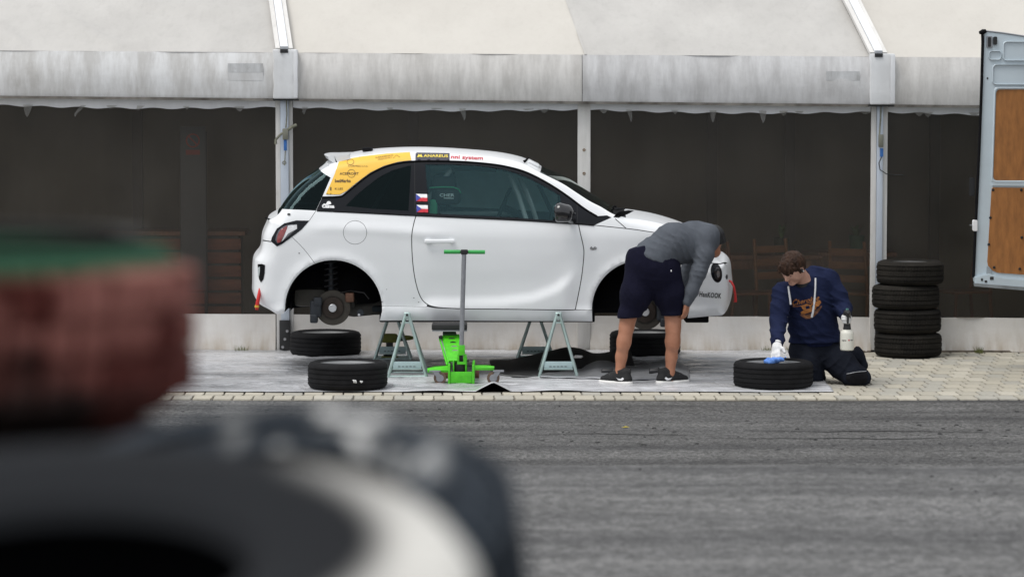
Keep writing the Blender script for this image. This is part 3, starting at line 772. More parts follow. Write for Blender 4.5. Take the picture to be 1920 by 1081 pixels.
# silhouette along the middle of the car: px, py, set-back of the side edge, edge radius, panel
SIL = [(517, 585.5, .02, .05, 'rear_bumper'), (502.6, 575, .03, .10, 'rear_bumper'), (484, 563, .04, .17, 'rear_bumper'), (476.3, 541, .05, .20, 'rear_bumper'), (475.8, 522, .05, .20, 'rear_bumper'), (476.6, 486, .05, .20, 'rear_bumper'),
       (480, 471.6, .05, .19, 'rear_bumper'), (489, 460, .05, .17, 'rear_bumper'), (492.5, 451, .05, .16, 'tailgate'), (494.5, 433, .05, .16, 'tailgate'), (498.6, 420.7, .05, .15, 'tailgate'), (505, 407, .05, .13, 'tailgate'), (509, 399, .045, .11, 'tailgate'), (526, 388.5, .045, .10, 'rear_window'),
       (535.5, 375, .045, .09, 'rear_window'), (551, 354, .045, .09, 'rear_window'), (572, 333, .045, .08, 'rear_window'), (592.8, 317.7, .04, .08, 'rear_window'), (613, 302, .04, .07, 'roof'), (632, 292.5, .035, .07, 'roof'), (652.7, 287, .035, .07, 'roof'), (681, 281.5, .035, .07, 'roof'), (720, 277.3, .035, .07, 'roof'), (772, 275.3, .035, .07, 'roof'), (824.6, 276.3, .035, .07, 'roof'), (876.7, 279.5, .035, .07, 'roof'), (929, 284.3, .035, .065, 'roof'), (966, 291, .035, .06, 'roof'), (989.5, 298.5, .035, .05, 'roof'), (1015, 311, .04, .035, 'windscreen'),
       (1057, 329, .05, .022, 'windscreen'), (1083, 345, .052, .02, 'windscreen'), (1106.7, 360.7, .05, .02, 'windscreen'), (1127.5, 372.5, .045, .025, 'windscreen'), (1148, 385.8, .04, .04, 'cowl'), (1169, 391.5, .04, .06, 'hood'), (1190, 394.3, .04, .075, 'hood'), (1221, 399.7, .04, .10, 'hood'), (1252.5, 408, .04, .12, 'hood'), (1285, 420, .045, .14, 'hood'), (1315, 438, .05, .16, 'hood'), (1333, 454, .055, .18, 'hood'), (1346, 467.5, .06, .20, 'hood'), (1357, 473.5, .06, .22, 'hood'), (1365.5, 482, .065, .23, 'hood'),
       (1369, 494, .065, .24, 'front_bumper'), (1370, 507, .065, .24, 'front_bumper'), (1371.5, 520, .065, .24, 'front_bumper'), (1372.5, 535, .065, .24, 'front_bumper'), (1373, 557, .065, .24, 'front_bumper'), (1372.5, 574, .06, .22, 'front_bumper'), (1369, 584.5, .045, .16, 'front_bumper'), (1356, 589.5, .02, .08, 'front_bumper')]
def dep_(a, b): return .60*min(1, max(0, (b-545)/42)) if (a < 540 or a > 1300) else 0.0
raw = np.array([[*loc2(a, b, dep_(a, b)), c, d] for a, b, c, d, _ in SIL])
up4 = spline(raw, 4)
tagi = [SIL[min(i//4, len(SIL)-1)][4] for i in range(len(up4))]
UX = up4[:, :2]; T = np.gradient(UX, axis=0); N = np.stack([-T[:, 1], T[:, 0]], 1); N /= np.linalg.norm(N, axis=1)[:, None]
# the silhouette runs rear -> roof -> front (clockwise seen from the near side): its left normal points outward
ND = N.copy(); dn_ = ND[:, 1] < 0; ND[dn_, 1] = 0; ND[dn_, 0] = np.sign(UX[dn_, 0]); ND /= np.maximum(1e-6, np.linalg.norm(ND, axis=1))[:, None]
edge = UX-ND*up4[:, 2:3]
rcx, rcz = side2(625.5, 578); R_ARCH = .386
fcx, fcz = side2(1201, 579)
def arch(cx, cz, a0, a1, n=40): return [np.array([cx+R_ARCH*math.cos(t), cz+R_ARCH*math.sin(t)]) for t in np.linspace(math.radians(a0), math.radians(a1), n)]
bot_r = [side2(1330, 593.5), side2(1289, 596.5)]
sill_f = side2(1110.6, 602); sill_r = side2(712, 600.5)
low = bot_r+arch(fcx, fcz, -3, 183)+[side2(1110.2, 590), sill_f]+[sill_f+(sill_r-sill_f)*t for t in np.linspace(.1, .9, 9)]+[sill_r]+arch(rcx, rcz, -3, 180)+[side2(534.5, 580), side2(532, 588)]
OUT = np.vstack([edge, np.array(low)])
rad = np.concatenate([up4[:, 3], np.full(len(low), .012)])
rad[len(edge)] = .05
def S(x, z):
    """half width of the body at side-view point x, z"""
    x = np.asarray(x, float); z = np.asarray(z, float); sh = x.shape; x = x.ravel(); z = z.ravel()
    w = S0(x, z)
    # soft wheel-arch flares
    for cx, cz in ((rcx, rcz), (fcx, fcz)):
        r = np.hypot(x-cx, z-cz); w += .014*np.exp(-((r-R_ARCH)/.055)**2)*(r > R_ARCH-.02)
    # shoulder line from tail lamp to the door handle
    zl = np.interp(x, [A[0] for A in CR1], [A[1] for A in CR1]); f = np.clip((CR1[-1][0]-x)/.25, 0, 1)*np.clip((x-CR1[0][0])/.2, 0, 1)
    w += .011*f*np.exp(-((z-zl)/.04)**2)
    # ledge low on the door, rising to the front
    zl = np.interp(x, [A[0] for A in CR2], [A[1] for A in CR2]); f = np.clip((CR2[-1][0]-x)/.1, 0, 1)*np.clip((x-CR2[0][0])/.1, 0, 1)
    t = np.clip((zl+.045-z)/.09, 0, 1); w += .028*f*t*t*(3-2*t)*np.clip((z-.5)/.08, 0, 1)-.006*f*np.exp(-((z-zl-.12)/.12)**2)
    # door handle cup
    w -= .014*np.exp(-(((x-HC[0])/.12)**2+((z-HC[1])/.035)**2)**1.5)
    Q = np.stack([x, z], 1); drop = np.zeros(len(x)); n = len(OUT)
    for i in range(n):
        r = .5*(rad[i]+rad[(i+1) % n]); d = segdist(Q, OUT[i], OUT[(i+1) % n])
        k = 1-np.clip(d/r, 0, 1); drop = np.maximum(drop, r*(1-np.sqrt(np.clip(1-k*k, 0, 1))))
    return (w-drop).reshape(sh)
CR1 = side_list([(560, 428), (620, 426), (700, 429), (760, 433), (810, 440), (858, 452)])
CR2 = side_list([(785, 566), (860, 566), (940, 564), (1000, 556), (1040, 541), (1062, 525), (1082, 505)])
HC = side2(825, 452)

def P_(pts, per=5, closed=True): return resample(spline(side_list(pts), per, closed), .02, closed) if per else resample(side_list(pts), .02, closed)
dlo = P_([(593, 394.5), (604.5, 369), (637, 367.7), (647.5, 362), (668.3, 345), (694, 325.5), (720.4, 312.5), (746.5, 305), (777.7, 301.6), (824.6, 301), (876.7, 302.9), (928.8, 307.8), (966, 315.5), (992, 324.5), (1018, 337.5), (1044, 353), (1070, 371), (1096, 390.6), (1119.7, 405), (1138, 403.6), (1147, 407.6), (1114.5, 422), (1083, 419.3), (1039, 415.4), (960, 411.5), (780, 403.6), (686.6, 399)], 0)
gdoor = P_([(797, 308), (850.6, 308), (902.7, 311), (940, 316.5), (966, 323.5), (992, 333.5), (1018, 347.3), (1051, 366), (1051, 413), (1026, 412.3), (960, 407.5), (880, 403.6), (805, 400)], 0)
gquart = P_([(648, 386), (667, 367), (684, 352.5), (710, 332.5), (736, 319), (767, 310.5), (771, 310.5), (766, 395), (700, 391.5)], 0)
hglass = P_([(520, 392), (528, 386), (551, 352), (572, 331), (592.8, 316), (620, 333), (604.5, 368.5), (592.5, 394.8), (560, 393)], 0)
tlamp = P_([(580, 413.6), (555.5, 413.2), (533, 418.7), (519, 428.8), (509.8, 445), (507.7, 453), (513.8, 455.7), (519.3, 462), (529, 457.3), (547.4, 444), (565.7, 430)], 0)
fuelc = side2(665.7, 435.7); fuel = np.array([fuelc+.094*np.array([math.cos(t), math.sin(t)]) for t in np.linspace(0, 2*math.pi, 49)[:-1]])
d_rear = spline(side_list([(781, 402), (776.4, 416.7), (772.5, 437.5), (772, 458), (774, 493), (779, 526.6), (787.4, 554), (798.5, 568), (818, 575), (862, 578), (940, 579), (1060, 580.5), (1078.7, 580)]), 5)
d_front = spline(side_list([(1078.7, 580), (1084, 554), (1091, 515.5), (1094.8, 476.6), (1093.4, 460), (1090, 445), (1086, 427), (1083.5, 408), (1082, 383)]), 5)
door = np.vstack([d_rear, d_front[1:], side_list([(1083, 419), (960, 411), (781, 403)])])
s_hatch = np.array(side_list([(592.5, 395), (580, 413.6)])); s_hatch2 = np.array(side_list([(490, 451.5), (507.7, 453)])); s_bump = spline(side_list([(548, 444.5), (570, 467), (592, 495)]), 4)
s_hood = spline(side_list([(1114.5, 422.2), (1174.4, 428.4), (1208, 432.8), (1255, 442), (1300, 462), (1334, 494)]), 5); s_hood2 = np.array(side_list([(1153.5, 410), (1174.4, 428.4)]))
s_fb = spline(side_list([(1334, 494), (1318, 515), (1300, 545), (1290, 560)]), 4); s_hood3 = np.array(side_list([(1334, 494), (1352, 496), (1375, 493)]))
s_sill = np.array(side_list([(716, 573), (800, 575)])); s_sill2 = np.array(side_list([(1078.7, 580), (1112, 581)])); s_sill3 = np.array(side_list([(1050, 580), (1079, 580)]))
hlc = side2(1344, 512); hlight = np.array([hlc+np.array([.046*math.cos(t)-.012*math.sin(t), .077*math.sin(t)]) for t in np.linspace(0, 2*math.pi, 33)[:-1]])
rbump = np.vstack([side_list([(460, 451.8), (508, 453), (519.3, 462), (548, 444.5)]), s_bump[1:], side_list([(560, 515), (540, 560), (535, 600), (460, 600)])])
hatchp = np.array(side_list([(460, 452), (508, 453), (519, 428), (556, 413.5), (580, 413.6), (592.5, 395), (460, 380)]))
hoodp = np.vstack([side_list([(1114.5, 422.2)]), s_hood[1:], side_list([(1352, 496), (1385, 493), (1385, 420), (1250, 380), (1150, 380)])])
fbump = np.vstack([s_fb, side_list([(1289, 600), (1400, 600), (1400, 493), (1352, 496)])])
sillp = np.array(side_list([(712, 573), (800, 574.5), (818, 577), (862, 579), (1078.7, 581), (1113, 581), (1113, 606), (712, 606)]))
seams = [('seam', resample(q, .02), w) for q, w in ((d_rear, .0034), (d_front[:42], .0034), (s_hatch, .0018), (s_hatch2, .004), (s_bump, .0016), (s_hood, .003), (s_hood2, .003), (s_fb, .002), (s_hood3, .004), (s_sill, .0010), (s_sill2, .0016))]
ringi = np.array([fuelc+.091*np.array([math.cos(t), math.sin(t)]) for t in np.linspace(0, 2*math.pi, 49)[:-1]])
lines = [(OUT, True), (dlo, True), (gdoor, True), (gquart, True), (hglass, True), (tlamp, True), (fuel, True), (ringi, True), (hlight, True)]
bands = [band(q, w) for _, q, w in seams]
lines += [(b, True) for b in bands]
for cl in (rbump, hatchp, hoodp, fbump, sillp): lines.append((resample(cl, .03, True), True))
inner = []
nE = len(edge)
for fr in (.012, .05, .12, .22, .36, .54, .78): inner.append(edge-N*(up4[:, 3:4]*fr))
inner = np.vstack(inner); inner = inner[inpoly(inner, OUT)]
# rings round the arches so that the flare is smooth
ar = [np.array([c[0]+(R_ARCH+d)*math.cos(t), c[1]+(R_ARCH+d)*math.sin(t)]) for c in ((rcx, rcz), (fcx, fcz)) for d in (.008, .02, .045, .08) for t in np.linspace(0, math.pi, 40)]
ar = np.array(ar); ar = ar[inpoly(ar, OUT)]
GP = grid_pts(OUT, .032, .02)
CV, CF = cdt(np.vstack([GP, inner, ar]), lines)
tri = []
for f in CF:
    for k in range(1, len(f)-1): tri.append((f[0], f[k], f[k+1]))
tri = np.array(tri); cen = CV[tri].mean(1)
keep = inpoly(cen, OUT); tri = tri[keep]; cen = cen[keep]
a2 = (CV[tri[:, 1]]-CV[tri[:, 0]]); b2 = (CV[tri[:, 2]]-CV[tri[:, 0]]); ar2 = a2[:, 0]*b2[:, 1]-a2[:, 1]*b2[:, 0]
tri[ar2 < 0] = tri[ar2 < 0][:, ::-1]; tri = tri[np.abs(ar2) > 1e-9] if len(ar2) else tri
cen = CV[tri].mean(1)
# the glass of the windows splits the trim: classify every triangle, first match wins
cls = np.full(len(tri), '', dtype=object)
def put(name, mask): cls[(cls == '') & mask] = name
for b in bands: put('seam', inpoly(cen, b) & ~inpoly(cen, dlo))
put('seam', inpoly(cen, fuel) & ~inpoly(cen, ringi)); put('fuel_flap', inpoly(cen, ringi))
put('door_window', inpoly(cen, gdoor)); put('quarter_window', inpoly(cen, gquart)); put('window_trim', inpoly(cen, dlo))
put('rear_window', inpoly(cen, hglass)); put('tail_lamp', inpoly(cen, tlamp)); put('headlamp', inpoly(cen, hlight))
put('sill', inpoly(cen, sillp)); put('door', inpoly(cen, door)); put('rear_bumper', inpoly(cen, rbump)); put('tailgate', inpoly(cen, hatchp))
put('front_bumper', inpoly(cen, fbump)); put('hood', inpoly(cen, hoodp))
belt = np.interp(cen[:, 0], [dlo[:, 0].min(), dlo[:, 0].max()], [side2(593, 394)[1], side2(1147, 415)[1]])
put('roof_side', (cen[:, 1] > belt)); put('quarter_panel', cen[:, 0] < side2(800, 500)[0]); put('fender', cen[:, 0] > -9)
def biggest(name, give):            # slivers cut off by a seam belong to the neighbour panel
    ids = np.where(cls == name)[0]; par = {}
    def find(a):
        while par.setdefault(a, a) != a: par[a] = par[par[a]]; a = par[a]
        return a
    for t in ids:
        a, b, c = (int(q) for q in tri[t]); par[find(a)] = find(b); par[find(b)] = find(c)
    roots = np.array([find(int(tri[t][0])) for t in ids]); u, n = np.unique(roots, return_counts=True)
    cls[ids[roots != u[n.argmax()]]] = give
for q_ in ('fender', 'quarter_panel', 'door', 'hood', 'sill', 'tailgate', 'rear_bumper', 'front_bumper'): biggest(q_, 'seam')
Sv = S(CV[:, 0], CV[:, 1])
P3 = np.stack([CV[:, 0], -Sv, CV[:, 1]], 1)
FN = np.cross(P3[tri[:, 1]]-P3[tri[:, 0]], P3[tri[:, 2]]-P3[tri[:, 0]])
VN = np.zeros_like(P3)
for k in range(3): np.add.at(VN, tri[:, k], FN)
VN /= np.maximum(1e-9, np.linalg.norm(VN, axis=1))[:, None]
def side_mesh(name, mask, off, m, mirror=False, normals=True):
    t = tri[mask]; used, inv = np.unique(t.ravel(), return_inverse=True)
    v = P3[used]+VN[used]*off; f = inv.reshape(-1, 3); nn = VN[used].copy()
    if mirror: v = v*np.array([1, -1, 1]); nn = nn*np.array([1, -1, 1]); f = f[:, ::-1]
    me = bpy.data.meshes.new(name); me.from_pydata(v.tolist(), [], f.tolist()); me.update()
    o = link(name, me, m, car)
    if normals: me.normals_split_custom_set_from_vertices([Vector(q) for q in nn])
    return o
PM = {'door': M_white, 'quarter_panel': M_white, 'fender': M_white, 'hood': M_white, 'rear_bumper': M_white, 'front_bumper': M_white, 'sill': M_white, 'tailgate': M_white, 'roof_side': M_white, 'fuel_flap': M_white,
      'door_window': M_glass, 'quarter_window': M_glassd, 'window_trim': M_black, 'rear_window': M_glassd, 'tail_lamp': M_black, 'headlamp': M_black, 'seam': M_groove}
OFF = {'seam': -.006, 'door_window': -.004, 'quarter_window': -.002, 'window_trim': -.001, 'rear_window': -.002, 'tail_lamp': .003, 'headlamp': .002}
CARP = {}
for nm in PM:
    mk = cls == nm
    if not mk.any(): continue
    for mir in (False, True):
        if mir and nm in ('fuel_flap',): pass
        o = side_mesh('panel_gap' if nm == 'seam' else nm, mk, OFF.get(nm, 0), M_glassf if mir and nm == 'door_window' else PM[nm], mir)
        if nm == 'seam': o['kind'] = 'stuff'
        if not mir: CARP[nm] = o
solid = ~np.isin(cls, ['door_window', 'quarter_window', 'rear_window'])
for mir in (False, True): side_mesh('inner_lining', solid, -.035, M_cabin, mir, False)
# middle strips of the shell: bumper, tailgate, rear window, roof, windscreen, hood
es = S(edge[:, 0], edge[:, 1]); NT = 14
def cap_mesh(name, i0, i1, m, off=0.0, shrink=0.0):
    V = []; F = []
    for i in range(i0, i1+1):
        for k in range(NT+1):
            t = -1+2*k/NT; q = edge[i]+ND[i]*(up4[i, 2]*(1-t*t)+off)
            V.append((q[0], es[i]*t*(1-shrink), q[1]))
    n = NT+1
    for a in range(i1-i0):
        for k in range(NT): F.append((a*n+k, (a+1)*n+k, (a+1)*n+k+1, a*n+k+1))
    return pyd(name, V, F, m, car)
CM = {'rear_bumper': M_white, 'tailgate': M_white, 'rear_window': M_glassd, 'roof': M_white, 'windscreen': M_screen, 'cowl': M_blackm, 'hood': M_white, 'front_bumper': M_white}
i = 0
while i < nE-1:
    j = i
    while j < nE-1 and tagi[j] == tagi[i]: j += 1
    cap_mesh(tagi[i], i, j, CM[tagi[i]])
    if tagi[i] in ('roof', 'hood', 'tailgate', 'rear_bumper', 'front_bumper', 'cowl'): cap_mesh('inner_lining', i, j, M_cabin, -.03, .03)
    i = j
# underside and wheel wells
zf = sill_r[1]+.012
box('underbody', (rcx+.36, -.74, zf-.03), (fcx-.36, .74, zf+.04), M_blackm, car, .01)
box('underbody', (fcx+.30, -.66, zf+.005), (1.60, .66, zf+.06), M_blackm, car, .01)
box('underbody', (-1.62, -.6, zf+.05), (rcx-.36, .6, zf+.12), M_blackm, car, .01)
box('engine_bay', (fcx-.37, -.42, zf+.02), (fcx+.36, .42, 1.12), M_blackm, car, .02)
box('boot_floor', (rcx-.37, -.40, zf+.20), (rcx+.36, .40, 1.15), M_blackm, car, .02)
box('bulkhead', (fcx-.40, -.72, zf+.05), (fcx-.37, .72, 1.22), M_cabin, car, .01)
for cx, cz in ((rcx, rcz), (fcx, fcz)):
    for sg in (-1, 1):
        V = []; F = []; n = 30; ys = (.815, .60, .43)
        for k in range(n+1):
            t = math.radians(-4+188*k/n)
            for y in ys: V.append((cx+(R_ARCH+.004)*math.cos(t), sg*y, cz+(R_ARCH+.004)*math.sin(t)))
        for k in range(n):
            for q in range(2): F.append((k*3+q, k*3+q+1, (k+1)*3+q+1, (k+1)*3+q))
        b = len(V); V.append((cx, sg*.43, cz)); F += [(b, k*3+2, (k+1)*3+2) for k in range(n)]
        pyd('wheel_well', V, F, M_blackm, car)
# brakes, hubs, suspension
M_disc = mat('brake_disc_iron', (.035, .03, .024), .6, .4, var=.3, vscale=14); M_hat = mat('disc_hat_rust', (.030, .021, .016), .8, .2, var=.4, vscale=25)
M_cal = mat('caliper_dark', (.02, .024, .03), .55, .3, var=.3, vscale=20); M_hub = mat('hub_cap_silver', (.55, .56, .58), .35, .6)
M_spring = mat('spring_grey', (.022, .022, .024), .6, .2, spec=.2); M_arm = mat('axle_grey', (.035, .033, .028), .75, .1, var=.3, vscale=10)
def corner(px, py, sg, r, rear):
    x, z = side2(px, py); x, z = float(x), float(z); y = sg*.70
    d = lambda prof, nm, m, n=44: lathe(nm, [(a, sg*b) for a, b in prof], m, car, n, axis='y', loc=(x, y, z))
    rot = d([(.055, .0), (r-.002, .0), (r, -.002), (r, -.022), (r-.002, -.024), (.055, -.024)], 'brake_disc', M_disc)
    h = d([(0, .045), (.030, .045), (.034, .041), (.034, .02), (.07, .02), (.084, .016), (.088, .003), (.088, -.004)], 'disc_hat', M_hat)
    d([(r*.70, .0015), (r*.97, .0015)], 'disc_face', mat('disc_wear_ring', (.05, .044, .036), .5, .5, var=.25, vscale=20))
    d([(0, .058), (.026, .058), (.031, .054), (.033, .04)], 'hub_cap', M_hub, 28)
    for k in range(4):
        a = k*math.pi/2+.4; lathe('wheel_stud', [(0, .052), (.006, .052), (.007, .02)], M_hub if False else M_arm, car, 8, axis='y', loc=(x+.052*math.cos(a), y, z+.052*math.sin(a))) if sg < 0 else None
    bm = bmesh.new(); sx = -1 if rear else 1
    box_bm(bm, (x+sx*.135-.045, y-.05, z-.07), (x+sx*.135+.045, y+.05, z+.06), .016); box_bm(bm, (x+sx*.15-.03, y-.055, z-.12), (x+sx*.15+.03, y+.035, z-.05), .012); box_bm(bm, (x+sx*.12-.03, y-.06, z+.02), (x+sx*.12+.035, y+.03, z+.085), .01)
    from_bm('brake_caliper', bm, M_cal, car)
    # strut with coil spring
    top = z+.46; pts = [(x-.02+.05*math.cos(t), y*.86+.05*math.sin(t), z+.14+(top-z-.14)*t/(14*math.pi)) for t in np.linspace(0, 14*math.pi, 140)]
    tube('coil_spring', pts, .007, M_spring, car, 6); tube('damper', [(x-.02, y*.86, z+.02), (x-.02, y*.86, top)], [.024, .018], M_cal, car, 10)
    if rear:
        tube('trailing_arm', [(x, y*.9, z-.01), (x+.16, y*.8, z-.035), (x+.34, y*.75, z-.02), (x+.42, y*.72, z+.02)], [.045, .05, .05, .04], M_arm, car, 10)
        bm = bmesh.new(); box_bm(bm, (x+.10, y-.03, z+.045), (x+.17, y+.03, z+.12), .012); from_bm('brake_line_bracket', bm, mat('bracket_copper', (.12, .06, .038), .6, .4, var=.3, vscale=30), car)
        tube('brake_line', [(x+.06, y, z+.12), (x+.14, y, z+.135), (x+.25, y, z+.12), (x+.29, y, z+.07)], .006, M_dark, car, 6)
        lathe('bushing', [(0, -.02), (.028, -.02), (.028, .02), (0, .02)], M_cal, car, 14, axis='y', loc=(x+.22, y, z-.04)); lathe('bolt', [(0, -.01), (.01, -.008), (.01, .0)], M_hub, car, 8, axis='y', loc=(x+.21, y-.03, z-.055))
    else:
        tube('wishbone', [(x, y, z-.06), (x-.02, y*.55, z-.03)], [.03, .035], M_arm, car, 8); tube('track_rod', [(x-.1, y, z), (x-.1, y*.5, z+.01)], .014, M_arm, car, 8)
    return x, z
for sg in (-1, 1):
    xr_, zr_ = corner(622.5, 578.5, sg, .141, True); corner(1211, 586, sg, .145, False)
tube('rear_axle_beam', [(xr_+.12, -.62, zr_+.02), (xr_+.16, 0, zr_+.06), (xr_+.12, .62, zr_+.02)], .05, M_arm, car, 10)
box('exhaust_silencer', (xr_-.33, -.50, zr_-.01), (xr_-.06, .10, zr_+.14), mat('silencer_steel', (.045, .042, .034), .6, .3, var=.25, vscale=6), car, .05)
box('front_splitter', (fcx+.37, -.60, zf-.045), (1.735, .60, zf+.012), M_blackm, car, .012)

# ---- features laid on the side
def cmap(pts, off=.002):
    A = np.array([side2(*p) for p in pts]); w = S(A[:, 0], A[:, 1]); return [(a[0], -(b+off), a[1]) for a, b in zip(A, w)]
def patch(name, pts, m, off=.002, per=0, parent=car, step=3.0):
    pl = spline(pts, per, True) if per else np.array(pts, float); pl = resample(pl, step, True)
    G = grid_pts(pl, 3.2, 1.2); G = G if len(G) else np.zeros((0, 2))
    V2, F = cdt(G if len(G) else [], [(pl, True)])
    T3 = [];
    for f in F:
        for k in range(1, len(f)-1): T3.append((f[0], f[k], f[k+1]))
    c = V2[np.array(T3)].mean(1); ok = inpoly(c, pl); T3 = [t for t, q in zip(T3, ok) if q]
    V3 = cmap(V2, off); out = []
    for t in T3:
        a, b, c = [Vector(V3[i]) for i in t]; out.append(t if (b-a).cross(c-a).y < 0 else t[::-1])
    return pyd(name, V3, out, m, parent)
def ctext(name, s, p0, p1, h, m, off=.0075, bold=0.0, shear=0.0, spacing=1.0, parent=car):
    V, F = text_geo(s, 1.0, bold, spacing=spacing, shear=shear); A = np.array(V); x0, x1 = A[:, 0].min(), A[:, 0].max(); y0 = 0.0; y1 = A[:, 1].max()
    d = np.array([p1[0]-p0[0], p1[1]-p0[1]], float); L = np.linalg.norm(d); d /= L; nrm = np.array([d[1], -d[0]])
    Q = [np.array(p0)+d*((a-x0)/(x1-x0)*L)+nrm*((b-y0)/(y1-y0)*h) for a, b in A]
    return pyd(name, cmap(Q, off), [f[::-1] if False else f for f in F], m, parent, smooth=False)
M_yel = mat('sticker_yellow', (.80, .47, .045), .45, var=.03); M_ink = mat('sticker_ink_brown', (.10, .055, .015), .6); M_navy = mat('sticker_anthracite', (.035, .035, .05), .45)
M_lem = mat('sticker_lemon', (.75, .58, .07), .5); M_redp = mat('print_red', (.55, .012, .03), .5); M_wht = mat('print_white', (.78, .78, .79), .5); M_blk = mat('print_black', (.012, .012, .014), .5); M_blu = mat('flag_blue', (.03, .05, .33), .5)
ys = patch('sponsor_sticker', [(636, 300.5), (680, 293), (725, 288), (768, 285.3), (771.5, 300), (746, 303.2), (720, 310.5), (694, 323.3), (668, 342.5), (650, 357.5), (637, 364.5), (611, 364), (620, 344), (628, 325)], M_yel, .005)
ctext('lettering', 'ACEPROFIT', (637, 327.5), (672.5, 327.5), 4.6, M_ink, bold=.015, parent=ys)
circ = [(659+7.3*math.cos(t), 325+7.6*math.sin(t)) for t in np.linspace(0, 6.283, 29)[:-1]]
def ring_patch(name, c, r, w, m, parent, n=28, sx=1.0):
    V = []; F = []
    for k in range(n):
        t = 2*math.pi*k/n
        for q in (r-w, r+w): V.append((c[0]+q*sx*math.cos(t), c[1]+q*math.sin(t)))
    for k in range(n): a = 2*k; b = 2*((k+1) % n); F.append((a, b, b+1, a+1))
    return pyd(name, cmap(V, .0075), F, m, parent)
ring_patch('ring', (659, 325), 7.3, .35, M_ink, ys)
ctext('lettering', 'betMarks', (628, 341.5), (657.5, 341.5), 6.0, M_ink, bold=.03, parent=ys)
ctext('lettering', 'K.LES', (628, 355.3), (643, 355.3), 3.6, M_ink, bold=.01, parent=ys); ctext('lettering', 'I', (619, 356.5), (621.5, 356.5), 6, M_ink, bold=.05, parent=ys)
ctext('lettering', 'CORMGU s.r.o.', (653, 312.5), (690, 312.5), 3.2, M_ink, parent=ys); ring_patch('ring', (657, 303.5), 5, .3, M_ink, ys, sx=1.3)
ctext('lettering', 'KARASENKO', (704.5, 297), (737, 292.5), 3.2, M_ink, parent=ys); ctext('lettering', 'MOZLOVKY', (709, 300.2), (735, 296.4), 2.6, M_ink, parent=ys)
sq = [(737+i*.9, 294+2.2*math.sin(i*.45+1.5)-i*.13) for i in range(15)]
pyd('squiggle', cmap([p for a in sq for p in ((a[0], a[1]-.4), (a[0], a[1]+.4))], .0075), [(2*i, 2*i+1, 2*i+3, 2*i+2) for i in range(14)], M_ink, ys)
an = patch('name_plate_sticker', [(779, 286), (842.5, 287.3), (843, 300.7), (779, 301)], M_navy, .005)
ctext('lettering', 'ANAREUS', (794, 294.3), (840, 294.8), 5.0, M_lem, bold=.02, parent=an)
patch('emblem', [(782, 294.3), (785, 288.5), (787.3, 291), (789.5, 288.5), (792.6, 294.4), (788.5, 294.4), (787.3, 292.6), (786, 294.4)], M_lem, .0075, parent=an, step=1.5)
ctext('sponsor_lettering', 'nni system', (845.5, 296.5), (905.5, 299.3), 6.0, M_redp, .006, bold=.02)
for k, y0 in enumerate((363.3, 384)):
    x0 = 779.8+k*1.2; f = thing_flag = patch('flag_sticker', [(x0, y0), (x0+21, y0+.6), (x0+21.4, y0+7.3), (x0, y0+7)], M_wht, .004)
    patch('red_band', [(x0, y0+7), (x0+21.4, y0+7.3), (x0+21.6, y0+14.2), (x0+.4, y0+13.8)], M_redp, .0042, parent=f)
    patch('blue_wedge', [(x0, y0), (x0+9.2, y0+7.1), (x0+.3, y0+13.8)], M_blu, .0065, parent=f)
ctext('cloud_lettering', 'Calma', (603.5, 389), (627, 389.5), 6.5, M_wht, .003, bold=.06); patch('cloud_print', [(604, 387.5), (607, 381.5), (611, 382), (614, 377.5), (619, 377.5), (621, 382), (616, 383.5), (609, 385)], M_wht, .003, 3, step=2)
hk = ctext('sponsor_lettering', 'HanKOOK', (1311, 555), (1353, 559.8), 9.4, M_blk, .006, bold=.026, spacing=1.12)
patch('flame_emblem', [(1299.5, 545.5), (1303.5, 547.8), (1303.3, 544), (1306, 547.3), (1307, 543.8), (1308.3, 547), (1310.3, 543.6), (1309.6, 549.5), (1306.5, 552.4), (1303, 550.5)], M_redp, .006, step=1.5)
# tail lamp lenses
M_lensr = mat('lens_red', (.24, .045, .045), .15, var=.25, vscale=40, coat=.5); M_lensw = mat('lens_clear', (.66, .66, .67), .12, .3, var=.2, vscale=30, coat=.5); M_lensd = mat('lens_grey', (.10, .10, .11), .2, .3, var=.3, vscale=30, coat=.5)
tlp = CARP['tail_lamp']
patch('lens', [(516, 450), (518, 441), (522, 432), (529, 425.5), (540, 421), (557, 420), (557.5, 428), (546, 438), (530, 451.5), (520, 456)], M_lensd, .0045, parent=tlp)
patch('red_lens', [(519, 449), (521, 439), (526, 430.5), (538, 423), (538.5, 429), (531, 444), (525.5, 454), (520, 455)], M_lensr, .006, parent=tlp)
patch('clear_lens', [(540.5, 422.3), (556.5, 421), (557, 428.5), (547, 434), (540, 438), (532, 449), (527.5, 453), (533.5, 441)], M_lensw, .006, parent=tlp)
# headlamp
hb = CARP['headlamp']
p = cmap([(1345.5, 513)], -.004)[0]
patch('reflector', [(1346+6.5*math.cos(t), 513+11.5*math.sin(t)) for t in np.linspace(0, 6.283, 25)[:-1]], mat('headlamp_reflector', (.05, .05, .055), .25, .5, coat=.5), .005, parent=hb, step=2)
patch('lens', [(1347.5+3.2*math.cos(t), 514+7*math.sin(t)) for t in np.linspace(0, 6.283, 21)[:-1]], mat('headlamp_lens', (.22, .22, .23), .12, .3, coat=.6), .008, parent=hb, step=2)
